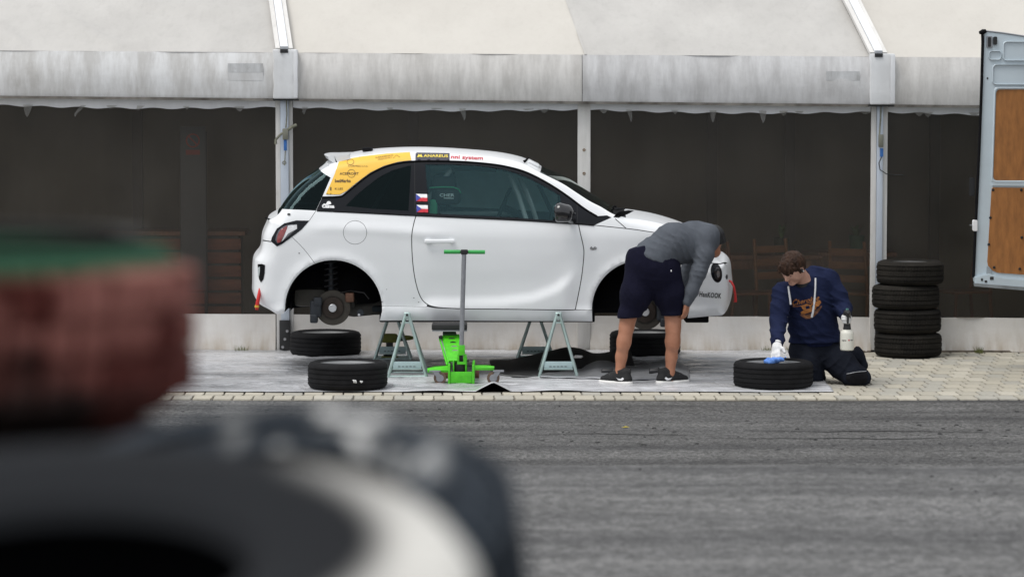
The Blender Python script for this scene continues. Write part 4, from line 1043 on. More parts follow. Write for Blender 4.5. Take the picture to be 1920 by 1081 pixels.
# fender badge, hatch lock, parking sensor
patch('badge', [(1105, 463), (1109, 461.8), (1112, 465), (1115, 461.8), (1119.5, 463), (1118, 467.3), (1112, 468.8), (1106.5, 467.3)], mat('chrome', (.6, .6, .62), .15, 1.0), .004, step=1.5)
for (a, b, r) in ((541.5, 401.5, 3.2), (561, 474.5, 1.3), (776, 558, 1.1), (716.5, 565, 1.0), (785, 566, 1.0), (725, 542, .8), (1127, 588, 1.0)):
    patch('fastener', [(a+r*math.cos(t), b+r*.75*math.sin(t)) for t in np.linspace(0, 6.283, 11)[:-1]], M_blk, .004, step=2)
# door handle
bm = bmesh.new(); h0 = cmap([(796, 452)], .004)[0]; h1 = cmap([(853, 453)], .004)[0]
box_bm(bm, (h0[0], h0[1]-.036, h0[2]-.017), (h1[0], h0[1]-.010, h0[2]+.017), .012, seg=3); box_bm(bm, (h0[0]+.012, h0[1]-.014, h0[2]-.012), (h0[0]+.045, h0[1]+.02, h0[2]+.012), .004); box_bm(bm, (h1[0]-.04, h0[1]-.014, h0[2]-.012), (h1[0]-.01, h0[1]+.02, h0[2]+.012), .004)
from_bm('door_handle', bm, M_white, CARP['door'])
# B pillar gap in the trim, mirror triangle line
for q in ([(781, 402), (778, 388), (777.5, 303)], [(1082, 383), (1083, 418)]):
    bp_ = band(resample(np.array(q, float), 8), .45)
    V = cmap(bp_, .0015); n = len(V)//2; pyd('trim_gap', V, [(i, i+1, 2*n-2-i, 2*n-1-i) for i in range(n-1)], M_groove, car)
# raised rubber lip along the top of the windows
lip = [(604, 369.5), (637, 368.2), (647.5, 362.6), (668.3, 345.6), (694, 326), (720.4, 313), (746.5, 305.6), (777.7, 302.2), (824.6, 301.7), (876.7, 303.5), (928.8, 308.4), (966, 316), (992, 325), (1018, 338), (1044, 353.5), (1070, 371.5), (1096, 391), (1119.7, 405.4)]
tube('window_seal', cmap(spline(lip, 3), .003), .007, M_blackm, car, 6)
for sp_ in ([(594, 394.8), (690, 399.4), (780, 404), (960, 412), (1083, 419.6), (1114, 422.3)],): tube('belt_seal', cmap(spline(sp_, 4), .002), .006, M_blackm, car, 6)
# mirror
mc = at(1057, 398, 24.16); org = Vector((CX, CYc, 0)); fm = Field((.15+CX, -1.25+CYc-.0, 1.1), (.9, CYc-.70, 1.5), .007)
q = lambda a, b, Y: np.array(at(a, b, Y))
fm = Field(np.minimum(q(1020, 430, 24.0), q(1100, 360, 24.5))-.03, np.maximum(q(1020, 360, 24.0), q(1100, 430, 24.5))+.03, .006)
fm.cap(q(1050, 397, 24.16), q(1060, 399, 24.17), .072, .066, .02, flat=((1, 0, 0), 1.15)); fm.cap(q(1050, 402, 24.17), q(1062, 404, 24.17), .062, .05, .02); fm.cap(q(1064, 397, 24.19), q(1075, 401, 24.22), .048, .02, .03); fm.cap(q(1064, 410, 24.2), q(1076, 415, 24.36), .022, .03, .02)
fm.cut(q(1039.5, 400, 24.2), (-1, 0, -.12))
link('door_mirror', rel(fm.mesh('door_mirror'), org), mat('mirror_black_plastic', (.012, .012, .014), .22, var=.1, coat=.4), car)
mm = fm.mesh('door_mirror_far'); rel(mm, org); mm.transform(Matrix.Scale(-1, 4, (0, 1, 0))); mm.flip_normals(); link('door_mirror', mm, MATS['mirror_black_plastic'], car)
# spoiler
def prism(name, pts, m, y0, y1, Yref, bev=.004, taper=0.0):
    bm = bmesh.new(); pl = [(at(a, b, Yref).x-CX, at(a, b, Yref).z) for a, b in pts]; rows = []
    K = 8
    for k in range(K+1):
        t = k/K; y = y0+(y1-y0)*t; e = abs(2*t-1)**3
        cx = sum(p[0] for p in pl)/len(pl); rows.append([bm.verts.new((x+taper*e*(1 if x < cx else 0), y, z+.010*(1-abs(2*t-1)**2)*(1 if taper else 0))) for x, z in pl])
    n = len(pl)
    for k in range(K):
        for i in range(n): bm.faces.new((rows[k][i], rows[k][(i+1) % n], rows[k+1][(i+1) % n], rows[k+1][i]))
    bm.faces.new(rows[0][::-1]); bm.faces.new(rows[-1]); bmesh.ops.recalc_face_normals(bm, faces=bm.faces)
    return sharp(from_bm(name, bm, m, car), 40)
prism('roof_spoiler', [(602, 292.8), (608, 291.6), (626.5, 291.6), (652.5, 290.8), (658, 298), (640, 302), (632, 311.5), (625, 313), (613.5, 305), (605.5, 299)], M_white, -.60, .60, 24.57, taper=.05)
prism('spoiler_fairing', [(611, 305.2), (624.5, 313), (619.5, 332.5), (606, 327), (593, 318.3)], M_white, -.615, .615, 24.55, taper=.03)
box('roof_antenna_base', Vector(at(680, 281.5, 24.9))-org+Vector((0, -.06, -.01)), Vector(at(698, 276.5, 24.9))-org+Vector((0, .12, 0)), M_blackm, car, .008)
tube('roof_rail_hook', [Vector(at(982, 303.5, 24.66))-org, Vector(at(986, 301, 24.66))-org, Vector(at(990.5, 296, 24.7))-org], [.012, .01, .006], M_blackm, car, 8)
box('number_box', Vector(at(991, 307, 24.75))-org+Vector((0, 0, -.012)), Vector(at(1014, 304.5, 24.75))-org+Vector((0, .5, 0)), M_white, car, .01, Matrix.Translation(Vector(at(1002, 304, 24.75))-org) @ Matrix.Rotation(.46, 4, 'Y') @ Matrix.Translation(org-Vector(at(1002, 304, 24.75))))
# wipers
tube('wiper', [Vector(at(1139, 402, 24.62))-org, Vector(at(1146, 396, 24.7))-org, Vector(at(1153, 394, 24.75))-org, Vector(at(1160, 392.5, 24.9))-org, Vector(at(1170, 393, 25.1))-org], .012, M_blackm, car, 8)
tube('wiper_pivot', [Vector(at(1150, 396, 24.72))-org, Vector(at(1150, 388, 24.72))-org, Vector(at(1153, 386.5, 24.72))-org, Vector(at(1156, 388, 24.72))-org], .008, M_blackm, car, 8)
patch('cowl_side', [(1150, 406.5), (1160, 397), (1178, 393.8), (1189, 394.8), (1178, 401), (1160, 408)], M_blackm, .004)
# rear plate lamp recess, tow straps
rr_ = patch('rear_light_recess', [(481.5, 496), (490, 495), (496.5, 497), (495.5, 512), (493.5, 523), (488.4, 530), (484.5, 524), (482, 510)], M_blackm, .004)
patch('reflector', [(482, 502), (486.5, 500.5), (486, 511), (484.5, 519), (482.2, 519)], mat('reflector_pale', (.42, .47, .48), .2, coat=.5), .007, parent=rr_)
M_red = mat('tow_strap_red', (.52, .02, .02), .6, var=.15, vscale=30)
def P3c(a, b, Y): return Vector(at(a, b, Y))-org
tube('tow_strap', [P3c(489.5, 528, 24.46), P3c(488, 540, 24.42), P3c(485, 556, 24.40), P3c(482.5, 570, 24.40), P3c(481.5, 580, 24.41)], [.006, .012, .015, .016, .014], M_red, car, 8)
tube('strap_ring', [P3c(481.8, 572, 24.395), P3c(481.5, 576, 24.395)], .018, mat('strap_tag', (.62, .38, .04), .5), car, 8)
tube('tow_strap', [P3c(1365.5, 525, 24.66), P3c(1371, 528, 24.60), P3c(1375.5, 536, 24.58), P3c(1378.5, 550, 24.60), P3c(1379, 560, 24.63), P3c(1379, 566, 24.63)], [.008, .009, .009, .009, .011, .014], M_red, car, 8)
patch('tow_eye_hole', [(1365.5+2.6*math.cos(t), 521+4.5*math.sin(t)) for t in np.linspace(0, 6.283, 13)[:-1]], M_blk, .004, step=2)
patch('grille_slot', [(1357, 494.5), (1363, 493), (1366.5, 495), (1362.5, 497.5)], M_blk, .004, step=1.5)
pl = P3c(1370, 545, 24.9); box('number_plate', (pl.x-.012, -.25, pl.z-.06), (pl.x+.006, .25, pl.z+.07), M_wht, car, .004)

# ---- cabin: seats, cage, wheel, dashboard
box('dashboard', (.47, -.62, 1.05), (.84, .62, 1.30), M_cabin, car, .08); box('cabin_floor', (rcx+.3, -.70, zf+.05), (fcx-.40, .70, zf+.09), M_cabin, car, .01)
M_seat = mat('seat_black_fabric', (.010, .012, .014), .9, var=.2, vscale=20); M_seatg = mat('seat_green_edge', (.02, .30, .13), .6)
def seat(yc, nm='racing_seat'):
    o = P3c(836, 360, CYc+yc)
    x0 = float(o.x)
    bm = bmesh.new()
    box_bm(bm, (x0-.10, yc-.22, .70), (x0+.38, yc+.22, .84), .06, seg=3)
    box_bm(bm, (x0-.12, yc-.21, .75), (x0+.03, yc+.21, 1.40), .06, Matrix.Translation((x0, 0, .8)) @ Matrix.Rotation(-.16, 4, 'Y') @ Matrix.Translation((-x0, 0, -.8)), seg=3)
    box_bm(bm, (x0-.115, yc-.17, 1.36), (x0+.085, yc+.17, 1.60), .07, seg=3)
    return from_bm(nm, bm, M_seat, car)
s1 = seat(-.34); seat(.36)
def hp(a, b, d=0): return P3c(a, b, 24.58-d)
bm = bmesh.new(); box_bm(bm, hp(813, 384)+Vector((0, -.01, 0)), hp(864, 352)+Vector((0, .10, 0)), .05, seg=3); w = from_bm('head_wing', bm, M_seat, s1)
tube('wing_piping', [hp(805, 352, .012), hp(830, 350.5, .012), hp(850, 351, .012), hp(860, 355, .012), hp(864, 362, .012)], .006, M_seatg, s1, 6)
V, F = text_geo('CHER', 1, .02); A = np.array(V); pw = A[:, 0].max()
pyd('lettering', [tuple(hp(824+28*a/pw, 368.5-8*b, .016)) for a, b in V], F, mat('seat_lettering', (.55, .6, .6), .5), s1, smooth=False)
pyd('underline', [tuple(hp(a_, b_, .016)) for a_, b_ in ((832, 370.5), (851, 371), (851, 372.6), (832, 372))], [(0, 1, 2, 3)], MATS['seat_lettering'], s1, smooth=False)
bm = bmesh.new(); box_bm(bm, hp(805, 402)+Vector((0, 0, -.1)), hp(820, 374)+Vector((0, .06, 0)), .015); from_bm('seat_side', bm, M_seatg, s1)
M_cage = mat('roll_cage_grey', (.30, .34, .34), .45, var=.05)
for nm, pts in (('roll_cage_bar', [P3c(800, 376, 24.72), P3c(846, 318, 24.72)]), ('roll_cage_bar', [P3c(838, 400, 25.6), P3c(850, 316, 25.6), P3c(930, 318, 25.6)]), ('roll_cage_bar', [P3c(956, 326, 24.78), P3c(972, 365, 24.75), P3c(988, 416, 24.70)]), ('roll_cage_bar', [P3c(974, 332, 24.9), P3c(1000, 395, 24.9), P3c(1008, 420, 24.9)]), ('roll_cage_bar', [P3c(700, 392, 24.8), P3c(742, 318, 24.8)]), ('roll_cage_bar', [P3c(1010, 345, 25.5), P3c(1040, 410, 25.5)]), ('roll_cage_bar', [P3c(800, 400, 25.0), P3c(960, 400, 25.55)])):
    tube(nm, pts, .02, M_cage if nm == 'roll_cage_bar' and pts[0].y < .0 else M_cabin, car, 10)
V = []; F = []
for k in range(9):       # worn white print on the cage padding
    for (a, b) in ((0, 0), (1.1, 2.7), (3.6, 1.6), (2.5, -1.1)): V.append(tuple(P3c(986.5+1.5*k+a, 354+3.8*k+b, 24.86)))
    F.append((4*k, 4*k+1, 4*k+2, 4*k+3))
pyd('cage_padding_print', V, F, MATS['seat_lettering'], car, smooth=False)
sw = P3c(942, 388, 25.5); Vt, Ft = lathe_geo([(.165+.016*math.cos(t), .016*math.sin(t)) for t in np.linspace(0, 6.283, 9)[:-1]], 30, 'x', True)
mt = Matrix.Translation(sw) @ Matrix.Rotation(.42, 4, 'Y'); pyd('steering_wheel', [mt @ Vector(v) for v in Vt], Ft, M_cabin, car)
tube('steering_column', [sw, sw+Vector((.22, 0, -.1))], .03, M_cabin, car, 8)
# ================================================================== WHEELS AND TYRES
M_rub = mat('tyre_rubber', (.010, .010, .011), .75, var=.3, vscale=12, bump=.25, bscale=90, spec=.14)
M_rub2 = mat('tyre_rubber_dusty', (.010, .0095, .009), .85, var=.4, vscale=5, col2=(.028, .025, .021), bump=.3, bscale=90, spec=.12)
M_rimw = mat('rim_silver', (.24, .245, .25), .42, .6, var=.08); M_rimd = mat('rim_inner_dark', (.05, .05, .053), .5, .4)
def tyre_mesh(name, R, W, Rin, m, n=96, grooves=(-.2, 0, .2), blocks=0, gd=.007, shoulder=.035, bd=.011):
    h = W/2; tw = h-shoulder*.55
    pr = [(Rin, -h*.72), (Rin+.012, -h*.86), (Rin+(R-Rin)*.45, -h), (R-shoulder*.9, -h*.985), (R-shoulder*.35, -h+shoulder*.22), (R-.005, -tw)]
    tread0 = len(pr); pr.append((R, -tw+.008))
    for g in grooves:
        c = g*W; pr += [(R+.001, c-.006), (R-gd, c-.0045), (R-gd, c+.0045), (R+.001, c+.006)]
    pr += [(R, tw-.008)]; tread1 = len(pr)
    pr += [(R-.005, tw), (R-shoulder*.35, h-shoulder*.22), (R-shoulder*.9, h*.985), (Rin+(R-Rin)*.45, h), (Rin+.012, h*.86), (Rin, h*.72), (Rin+.02, h*.66), (R-.03, h*.72), (R-.018, 0), (R-.03, -h*.72), (Rin+.02, -h*.66)]
    if blocks: n = blocks*6
    V, F = lathe_geo(pr, n, 'z', True); k = len(pr)
    if blocks:
        V = [list(v) for v in V]
        for j in range(n):
            if j % 6 in (0,):
                for i in list(range(tread0-2, tread1+2)):
                    x, y, z = V[j*k+i]; r = math.hypot(x, y); f = (r-bd)/r; V[j*k+i] = [x*f, y*f, z]
            # slanted blocks
            a = .10
            for i in range(tread0-2, tread1+2):
                x, y, z = V[j*k+i]; t = a*z/W; V[j*k+i] = [x*math.cos(t)-y*math.sin(t), x*math.sin(t)+y*math.cos(t), z]
    me = bpy.data.meshes.new(name); me.from_pydata([tuple(v) for v in V], [], F); me.update()
    bm = bmesh.new(); bm.from_mesh(me); bmesh.ops.recalc_face_normals(bm, faces=bm.faces)
    for f in bm.faces: f.smooth = True
    for e in bm.edges:
        if len(e.link_faces) == 2 and e.calc_face_angle(0) > math.radians(38): e.smooth = False
    bm.to_mesh(me); bm.free(); me.materials.append(m)
    return me
def rim_parts(parent, R, W, zc):
    h = W/2
    lathe('rim', [(R+.012, h*.80), (R+.016, h*.84), (R, h*.80), (R-.015, h*.66), (R-.022, h*.2), (R-.03, -h*.2), (R-.008, -h*.6), (R+.01, -h*.8), (R, -h*.82), (R-.022, -h*.55), (R-.045, -h*.2), (R-.04, h*.2), (R-.03, h*.64)], M_rimw, parent, 56, closed=True, loc=(0, 0, zc))
    for k in range(5):
        for s in (-.11, .11):
            a = k*2*math.pi/5+s
            tube('spoke', [(.045*math.cos(a), .045*math.sin(a), zc+h*.42), (.11*math.cos(a), .11*math.sin(a), zc+h*.5), ((R-.03)*math.cos(a+s*.4), (R-.03)*math.sin(a+s*.4), zc+h*.42)], [.016, .014, .015], M_rimw, parent, 6)
    lathe('hub', [(0, h*.62), (.028, h*.62), (.034, h*.56), (.075, h*.50), (.078, h*.3), (0, h*.3)], M_rimw, parent, 28, loc=(0, 0, zc))
    lathe('rim_back', [(0, -h*.1), (R-.04, -h*.1)], M_rimd, parent, 40, loc=(0, 0, zc))
TW = .205
tm_race = tyre_mesh('tyre', .305, TW, .213, M_rub, grooves=(-.26, -.09, .09, .26), gd=.004, shoulder=.045)
proto = None
def wheel(x, y, z, label, rz=0.0):
    global proto
    w = thing('wheel', label, 'wheel', (x, y, z), rz, 'wheels laid flat round the car')
    if proto is None:
        t = link('tyre', tm_race, None, w); t.location = (0, 0, TW/2); rim_parts(w, .213, TW, TW/2); proto = w
    else:
        for ch in list(proto.children):
            c = ch.copy(); COL.objects.link(c); c.parent = w
    return w
def front(px, py, r): p = gnd(px, py, .0); return p.x, p.y+r
x, y = front(648, 736.5, .305); wn = wheel(x, y, .012, 'flat-lying wheel with chalk marks on its tread left of the jack', .3)
x, y = front(1456, 735, .305); wheel(x, y, .012, 'flat-lying wheel being wiped by the kneeling man', 1.1)
x, y = front(607, 672.5, .305); wheel(x, min(y, TY-.42), .012, 'flat-lying wheel under the rear hub against the tent skirt', .7)
x, y = front(1212, 672.5, .305); wheel(x, min(y, TY-.42), .012, 'flat-lying wheel behind the legs of the man in shorts', .1)
# chalk marks on the near wheel's tread
def on_tyre(px, py):
    u = at(px, py, 23.3).x-wn.location.x; z = at(px, py, 23.17).z-.012
    return (u, -math.sqrt(max(0, .307**2-u*u)), z)
chk = []
for s in ([(665, 711.5), (666, 717)], [(668.5, 712), (669.5, 717.5)], [(665, 711.5), (663.5, 713)], [(668.5, 712), (667, 713.5)], [(677, 713.5), (679, 717), (681, 714)], [(677, 715), (681.5, 715.5)]):
    V, F = tube_geo([on_tyre(*p) for p in s], .0055, 6); chk.append((V, F))
V, F = merge_geo(chk); cm = pyd('chalk_mark', V, F, mat('chalk_white', (.75, .75, .75), .9)); cm.parent = wn; cm.rotation_euler = (0, 0, -.3)
# the stack by the tent post
tm_stack = tyre_mesh('tyre', .288, .204, .20, M_rub2, grooves=(-.3, -.12, .12, .3), gd=.006, shoulder=.05, blocks=70, bd=.0028)
sx0, sy0 = front(1703, 671.5, .288); sy0 = min(sy0, TY-.42)
order = ['bottom', 'second from bottom', 'third from bottom', 'topmost']
for k, pxo in enumerate((1703, 1701.5, 1697.5, 1705.5)):
    cx = at(pxo, 580, sy0).x
    w = thing('stacked_wheel', ['black wheel at the bottom of the stack by the tent post', 'second black wheel from the ground in the stack by the tent post', 'third black wheel from the ground in the stack by the tent post', 'topmost wheel with silver rim in the stack by the tent post'][k], 'wheel', (cx, sy0+random.uniform(-.01, .01), k*.207), k*1.3, 'wheels stacked by the tent post')
    t = link('tyre', tm_stack, None, w); t.location = (0, 0, .104)
    rim_parts(w, .20, .204, .104)

# ================================================================== TRESTLE STANDS
M_st = mat('stand_zinc_mint', (.42, .53, .51), .36, .55, var=.22, vscale=8, bump=.06)
M_std = mat('stand_plate', (.40, .52, .53), .45, .2, var=.12, vscale=10)
def stand(x, y, hgt, label, hw=.155, dep=.34):
    s = thing('trestle_stand', label, 'stand', (x, y, .010), 0, 'trestle stands under the car')
    tube('leg', [(-hw, 0, 0), (-.012, .0, hgt-.02)], .0135, M_st, s, 10); tube('leg', [(hw, 0, 0), (.012, .0, hgt-.02)], .0135, M_st, s, 10)
    tube('leg', [(-hw, dep, 0), (-.012, .035, hgt-.03)], .0135, M_st, s, 10); tube('leg', [(hw, dep, 0), (.012, .035, hgt-.03)], .0135, M_st, s, 10)
    for yy in (0, dep): tube('foot_bar', [(-hw, yy, .016), (hw, yy, .016)], .011, M_st, s, 8)
    f = .235
    box('brace_plate', (-hw*(1-f)+.006, -.006, hgt*f-.045), (hw*(1-f)-.006, .006, hgt*f+.012), M_std, s, .003); box('brace_lip', (-hw*(1-f)+.002, -.012, hgt*f-.054), (hw*(1-f)-.002, .008, hgt*f-.046), M_st, s, .003)
    bm = bmesh.new(); box_bm(bm, (-.026, -.012, hgt-.055), (.026, .05, hgt), .008); from_bm('head_block', bm, M_st, s)
    lathe('pin', [(0, -.02), (.009, -.02), (.010, -.010)], M_blk, s, 14, axis='y', loc=(0, 0, hgt-.02))
    # clip plates joining the two legs under the head
    box('spreader', (-.034, -.009, hgt-.088), (.034, .012, hgt-.076), M_st, s, .002)
    for sg in (-1, 1):
        for k in range(3): box('print', (sg*.03*k-.012, -.0085, hgt*f-.03), (sg*.03*k+.006, -.0062, hgt*f-.025), M_blk, s, 0) if (sg > 0 or k) else None
    return s
SY = CYc-.93
for (px, lab) in ((763.5, 'mint grey trestle stand under the near sill between wheel and jack'), (1047, 'mint grey trestle stand under the near sill right of the jack')):
    p = at(px, 700, SY); stand(p.x, SY, .525, lab)
for (px, lab) in ((736, 'shaded trestle stand on the far side behind the cordless drill'), (1004, 'shaded trestle stand on the far side behind the dark rubber mat')):
    p = at(px, 670, CYc+.68); stand(p.x, CYc+.68, .46, lab, dep=.2)

# ================================================================== TROLLEY JACK
M_grn = mat('jack_green', (.055, .42, .008), .42, var=.22, vscale=22, col2=(.09, .62, .012), coat=.15, bump=.05, bscale=60); M_grnd = mat('jack_grip_green', (.03, .33, .07), .5); M_steel = mat('jack_steel', (.30, .31, .33), .42, .7, var=.15, vscale=20); M_castor = mat('castor_brown', (.12, .075, .05), .6, var=.3, vscale=20)
JY = 23.72; jp = at(865, 722, JY)
jack = thing('trolley_jack', 'bright green trolley jack with grey pole and T-handle beside the car', 'jack', (jp.x, JY, .012))
k_ = FPX/JY
def jx(px, py, dy=0.0):
    p = at(px, py, JY+dy); return Vector((p.x-jp.x, dy, p.z-.012))
def jbox(nm, a, b, y0, y1, m, bev=.004):
    p, q = jx(*a, y0), jx(*b, y0); return box(nm, (min(p.x, q.x), y0, min(p.z, q.z)), (max(p.x, q.x), y1, max(p.z, q.z)), m, jack, bev)
jbox('front_box', (844, 718), (885, 697), -.02, .02, M_grn); jbox('side_plate', (840, 719), (843.8, 684), -.03, .42, M_grn, .002); jbox('side_plate', (885.3, 719), (889.5, 684), -.03, .42, M_grn, .002)
jbox('inner_plate', (849, 697), (851.5, 676), .03, .36, M_grn, .002); jbox('inner_plate', (872, 697), (875, 678), .03, .36, M_grn, .002); jbox('hydraulic_pump', (852, 710), (871.5, 682), .08, .30, M_dark, .012)
jbox('socket_frame', (857, 683), (874.5, 678), .0, .05, M_grn); jbox('socket_frame', (857, 678), (861, 664), .0, .05, M_grn); jbox('socket_frame', (868.5, 678), (875, 664), .0, .05, M_grn)
jbox('handle_socket', (859.5, 665.5), (871.5, 647), -.01, .045, M_grn, .006); jbox('socket_hole', (861.2, 677.5), (868, 665.8), .03, .04, M_dark, .001); tube('release_knob', [jx(874, 676, .01), jx(879, 675, .01)], [.006, .011], M_dark, jack, 8)
tube('pole', [jx(865.3, 652, .02), jx(866.5, 600, .02), jx(870.3, 471, .02)], .0185, M_steel, jack, 14)
tube('t_bar', [jx(857, 472.2, .02), jx(884, 472.2, .02)], .012, M_dark, jack, 10)
tube('grip', [jx(832.5, 472, .02), jx(863, 472, .02)], .0155, M_grnd, jack, 12); tube('grip', [jx(878, 472.2, .02), jx(909.5, 472.4, .02)], .0155, M_grnd, jack, 12); jbox('handle_clamp', (864, 477), (877, 468), -.005, .045, M_dark, .006)
# lifting arm, reaching back and up
def plate(nm, q, th, m):
    P = [jx(*a) for a in q]; n = (P[1]-P[0]).cross(P[2]-P[0]).normalized()*th
    V = P+[p+n for p in P]; k = len(P)
    bm = bmesh.new(); vs = [bm.verts.new(v) for v in V]; bm.faces.new(vs[:k]); bm.faces.new(vs[k:][::-1])
    for i in range(k): bm.faces.new((vs[i], vs[k+i], vs[k+(i+1) % k], vs[(i+1) % k]))
    bmesh.ops.recalc_face_normals(bm, faces=bm.faces); return from_bm(nm, bm, m, jack, smooth=False)
arm = plate('lift_arm', [(841.5, 678, .12), (868, 678, .12), (861, 628.5, .48), (830.5, 628.5, .48)], .012, M_grn)
for k, (a, b) in enumerate(((847, 635), (849.5, 642), (851.5, 649.5), (853.5, 657))):
    t = (678-b)/49.5; dy = .12+.36*t; c = jx(a, b, dy-.016); n = 14
    V = [c+Vector((.026*math.cos(q), -.010, .011*math.sin(q))) for q in np.linspace(0, 6.283, n+1)[:-1]]
    pyd('slot', V, [tuple(range(n))], M_dark if k < 2 else mat('slot_steel', (.45, .47, .42), .4, .5), jack, smooth=False)
plate('arm_side', [(841.5, 678, .12), (830.5, 628.5, .48), (832, 634, .48), (841.5, 690, .12)], .01, M_grn)
tube('link_rod', [jx(843.5, 685, .1), jx(826.5, 634, .46)], .010, M_steel, jack, 8); tube('link_rod', [jx(838.5, 684, .1), jx(824.5, 634, .46)], .009, M_grn, jack, 8); tube('rod_end', [jx(823, 633, .45), jx(829, 631, .45)], .014, M_dark, jack, 8)
plate('saddle_base', [(830, 629, .46), (856, 629, .46), (853.5, 622, .50), (831, 622, .50)], .02, mat('saddle_dark', (.035, .055, .035), .5))
bm = bmesh.new(); p, q = jx(809.5, 619, .42), jx(875.5, 607.5, .42); box_bm(bm, (p.x, .40, p.z+.004), (q.x, .62, q.z+.0), .006); from_bm('saddle_pad', bm, mat('saddle_rubber', (.014, .014, .015), .7), jack)
box('saddle_tray', (p.x-.002+.006, .395, p.z-.008), (q.x+.0, .62, p.z+.002), M_steel, jack, .002)
plate('wing', [(841, 693.5, -.01), (802, 693.5, -.01), (801, 690, .02), (814, 686.5, .10), (841, 685, .10)], .02, M_grn); plate('wing', [(889, 693.5, -.01), (926, 693.5, -.01), (927, 690.5, .02), (915, 688.5, .08), (889, 688.5, .08)], .02, M_grn)
for (cx, cyy, sg) in ((825, 712.5, 1), (925, 712.5, -1)):
    c = jx(cx, cyy, .0); r = .049; c.z = r+.001
    cs = thing_c = lathe('castor_wheel', [(.012, -.018), (r*.62, -.020), (r*.66, -.018), (r-.004, -.018), (r, -.012), (r, .012), (r-.004, .018), (.012, .018)], M_castor, jack, 30, axis='y', loc=c, closed=True)
    lathe('castor_hub', [(0, -.022), (r*.6, -.0215), (r*.62, -.018)], M_steel, jack, 24, axis='y', loc=c)
    px0 = cx-13*sg
    for yy in (-.026, .022):
        V = [jx(cx-14*sg, 696, yy), jx(cx-3*sg, 695.5, yy), jx(cx+2*sg, 706, yy), jx(cx+3*sg, 713, yy), jx(cx-2*sg, 714, yy)]
        V = V+[v+Vector((0, .004, 0)) for v in V]; F = [(0, 1, 2, 3, 4), (9, 8, 7, 6, 5)]+[(i, i+5, (i+1) % 5+5, (i+1) % 5) for i in range(5)]
        pyd('castor_fork', V, F, M_steel, jack, smooth=False)
    a, b = jx(cx-20*sg, 697, -.03), jx(cx+1*sg, 694, -.03); box('castor_plate', (min(a.x, b.x), -.03, min(a.z, b.z)), (max(a.x, b.x), .03, max(a.z, b.z)), M_steel, jack, .002)
for px, sg in ((837, -1), (893, 1)):
    c = jx(px, 706, .40); lathe('front_roller', [(0, -.022), (.035, -.022), (.04, -.016), (.04, .016), (.035, .022), (0, .022)], mat('roller_red_brown', (.14, .04, .03), .6), jack, 20, axis='x', loc=(c.x, .42, .042))

# ================================================================== TARPAULIN AND MATS
def tarp_mat():
    m = bpy.data.materials.new('tarp_grey_pvc'); m.use_nodes = True; n = m.node_tree; b = n.nodes['Principled BSDF']
    tc = n.nodes.new('ShaderNodeTexCoord')
    def noise(s, mp, det=6):
        q = n.nodes.new('ShaderNodeMapping'); q.inputs['Scale'].default_value = mp; n.links.new(tc.outputs['Object'], q.inputs[0])
        t = n.nodes.new('ShaderNodeTexNoise'); t.inputs['Scale'].default_value = s; t.inputs['Detail'].default_value = det; t.inputs['Roughness'].default_value = .6; n.links.new(q.outputs[0], t.inputs['Vector']); return t.outputs['Fac']
    r = n.nodes.new('ShaderNodeValToRGB'); e = r.color_ramp.elements; e[0].position = .33; e[0].color = (.25, .255, .265, 1); e[1].position = .56; e[1].color = (.53, .535, .555, 1)
    n.links.new(noise(.9, (.7, 1.6, 1)), r.inputs[0])
    n.links.new(r.outputs[0], b.inputs['Base Color']); b.inputs['Roughness'].default_value = .34; b.inputs['Specular IOR Level'].default_value = .5
    g = n.nodes.new('ShaderNodeMapRange'); g.inputs[1].default_value = .3; g.inputs[2].default_value = .7; g.inputs[3].default_value = .12; g.inputs[4].default_value = .45; n.links.new(noise(2.5, (1, 2, 1)), g.inputs[0]); n.links.new(g.outputs[0], b.inputs['Roughness'])
    bp = n.nodes.new('ShaderNodeBump'); bp.inputs['Strength'].default_value = .9; bp.inputs['Distance'].default_value = .05; n.links.new(noise(3.0, (1, 1.5, 1), 3), bp.inputs['Height']); n.links.new(bp.outputs[0], b.inputs['Normal'])
    return m
TF = gnd(960, 733, .01).y; X0, X1 = -4.2, 2.44; NX, NYt = 330, 90
peak = at(925, 715, TF+.02); pkx = peak.x
V = []; F = []
r_ = np.random.default_rng(3); ph = r_.uniform(0, 6.28, 16); dirs = r_.uniform(-1, 1, (16, 2)); fq = r_.uniform(2.0, 9, 16)
for j in range(NYt+1):
    for i in range(NX+1):
        x = X0+(X1-X0)*i/NX; t = j/NYt; yf = TF+.012*math.sin(x*1.9)+.01*math.sin(x*5.3+1); y = yf+(TY-.06-yf)*t
        w = 0
        for q in range(16):
            a = math.sin(fq[q]*(dirs[q, 0]*x+dirs[q, 1]*2.2*y)+ph[q]); w += (1-abs(a))**5
        z = .007+.012*min(1.5, w)
        d = y-yf; z = .006+(z-.006)*min(1, .12+d/.25)
        z += .070*max(0, 1-abs(x-pkx)/.135)**.9*math.exp(-(d/.30)**2)
        z += .014*max(0, math.sin((x+.1)*2.3)*math.sin(x*3.9+.4))**2*math.exp(-(d/.12)**2)
        pass
        if any((x-c.location.x)**2+(y-c.location.y)**2 < .35**2 for c in (wn,)): z = min(z, .012)
        V.append((x, y, z))
for j in range(NYt):
    for i in range(NX): a = j*(NX+1)+i; F.append((a, a+1, a+NX+2, a+NX+1))
ta = pyd('tarpaulin', V, F, tarp_mat(), label='wrinkled light grey tarpaulin spread on the pavement under the car', cat='tarpaulin')
sl = ta.modifiers.new('thickness', 'SOLIDIFY'); sl.thickness = .003; sl.offset = -1; ta.data.materials.append(mat('tarp_black_underside', (.01, .01, .01), .8)); sl.material_offset = 1; sl.material_offset_rim = 1
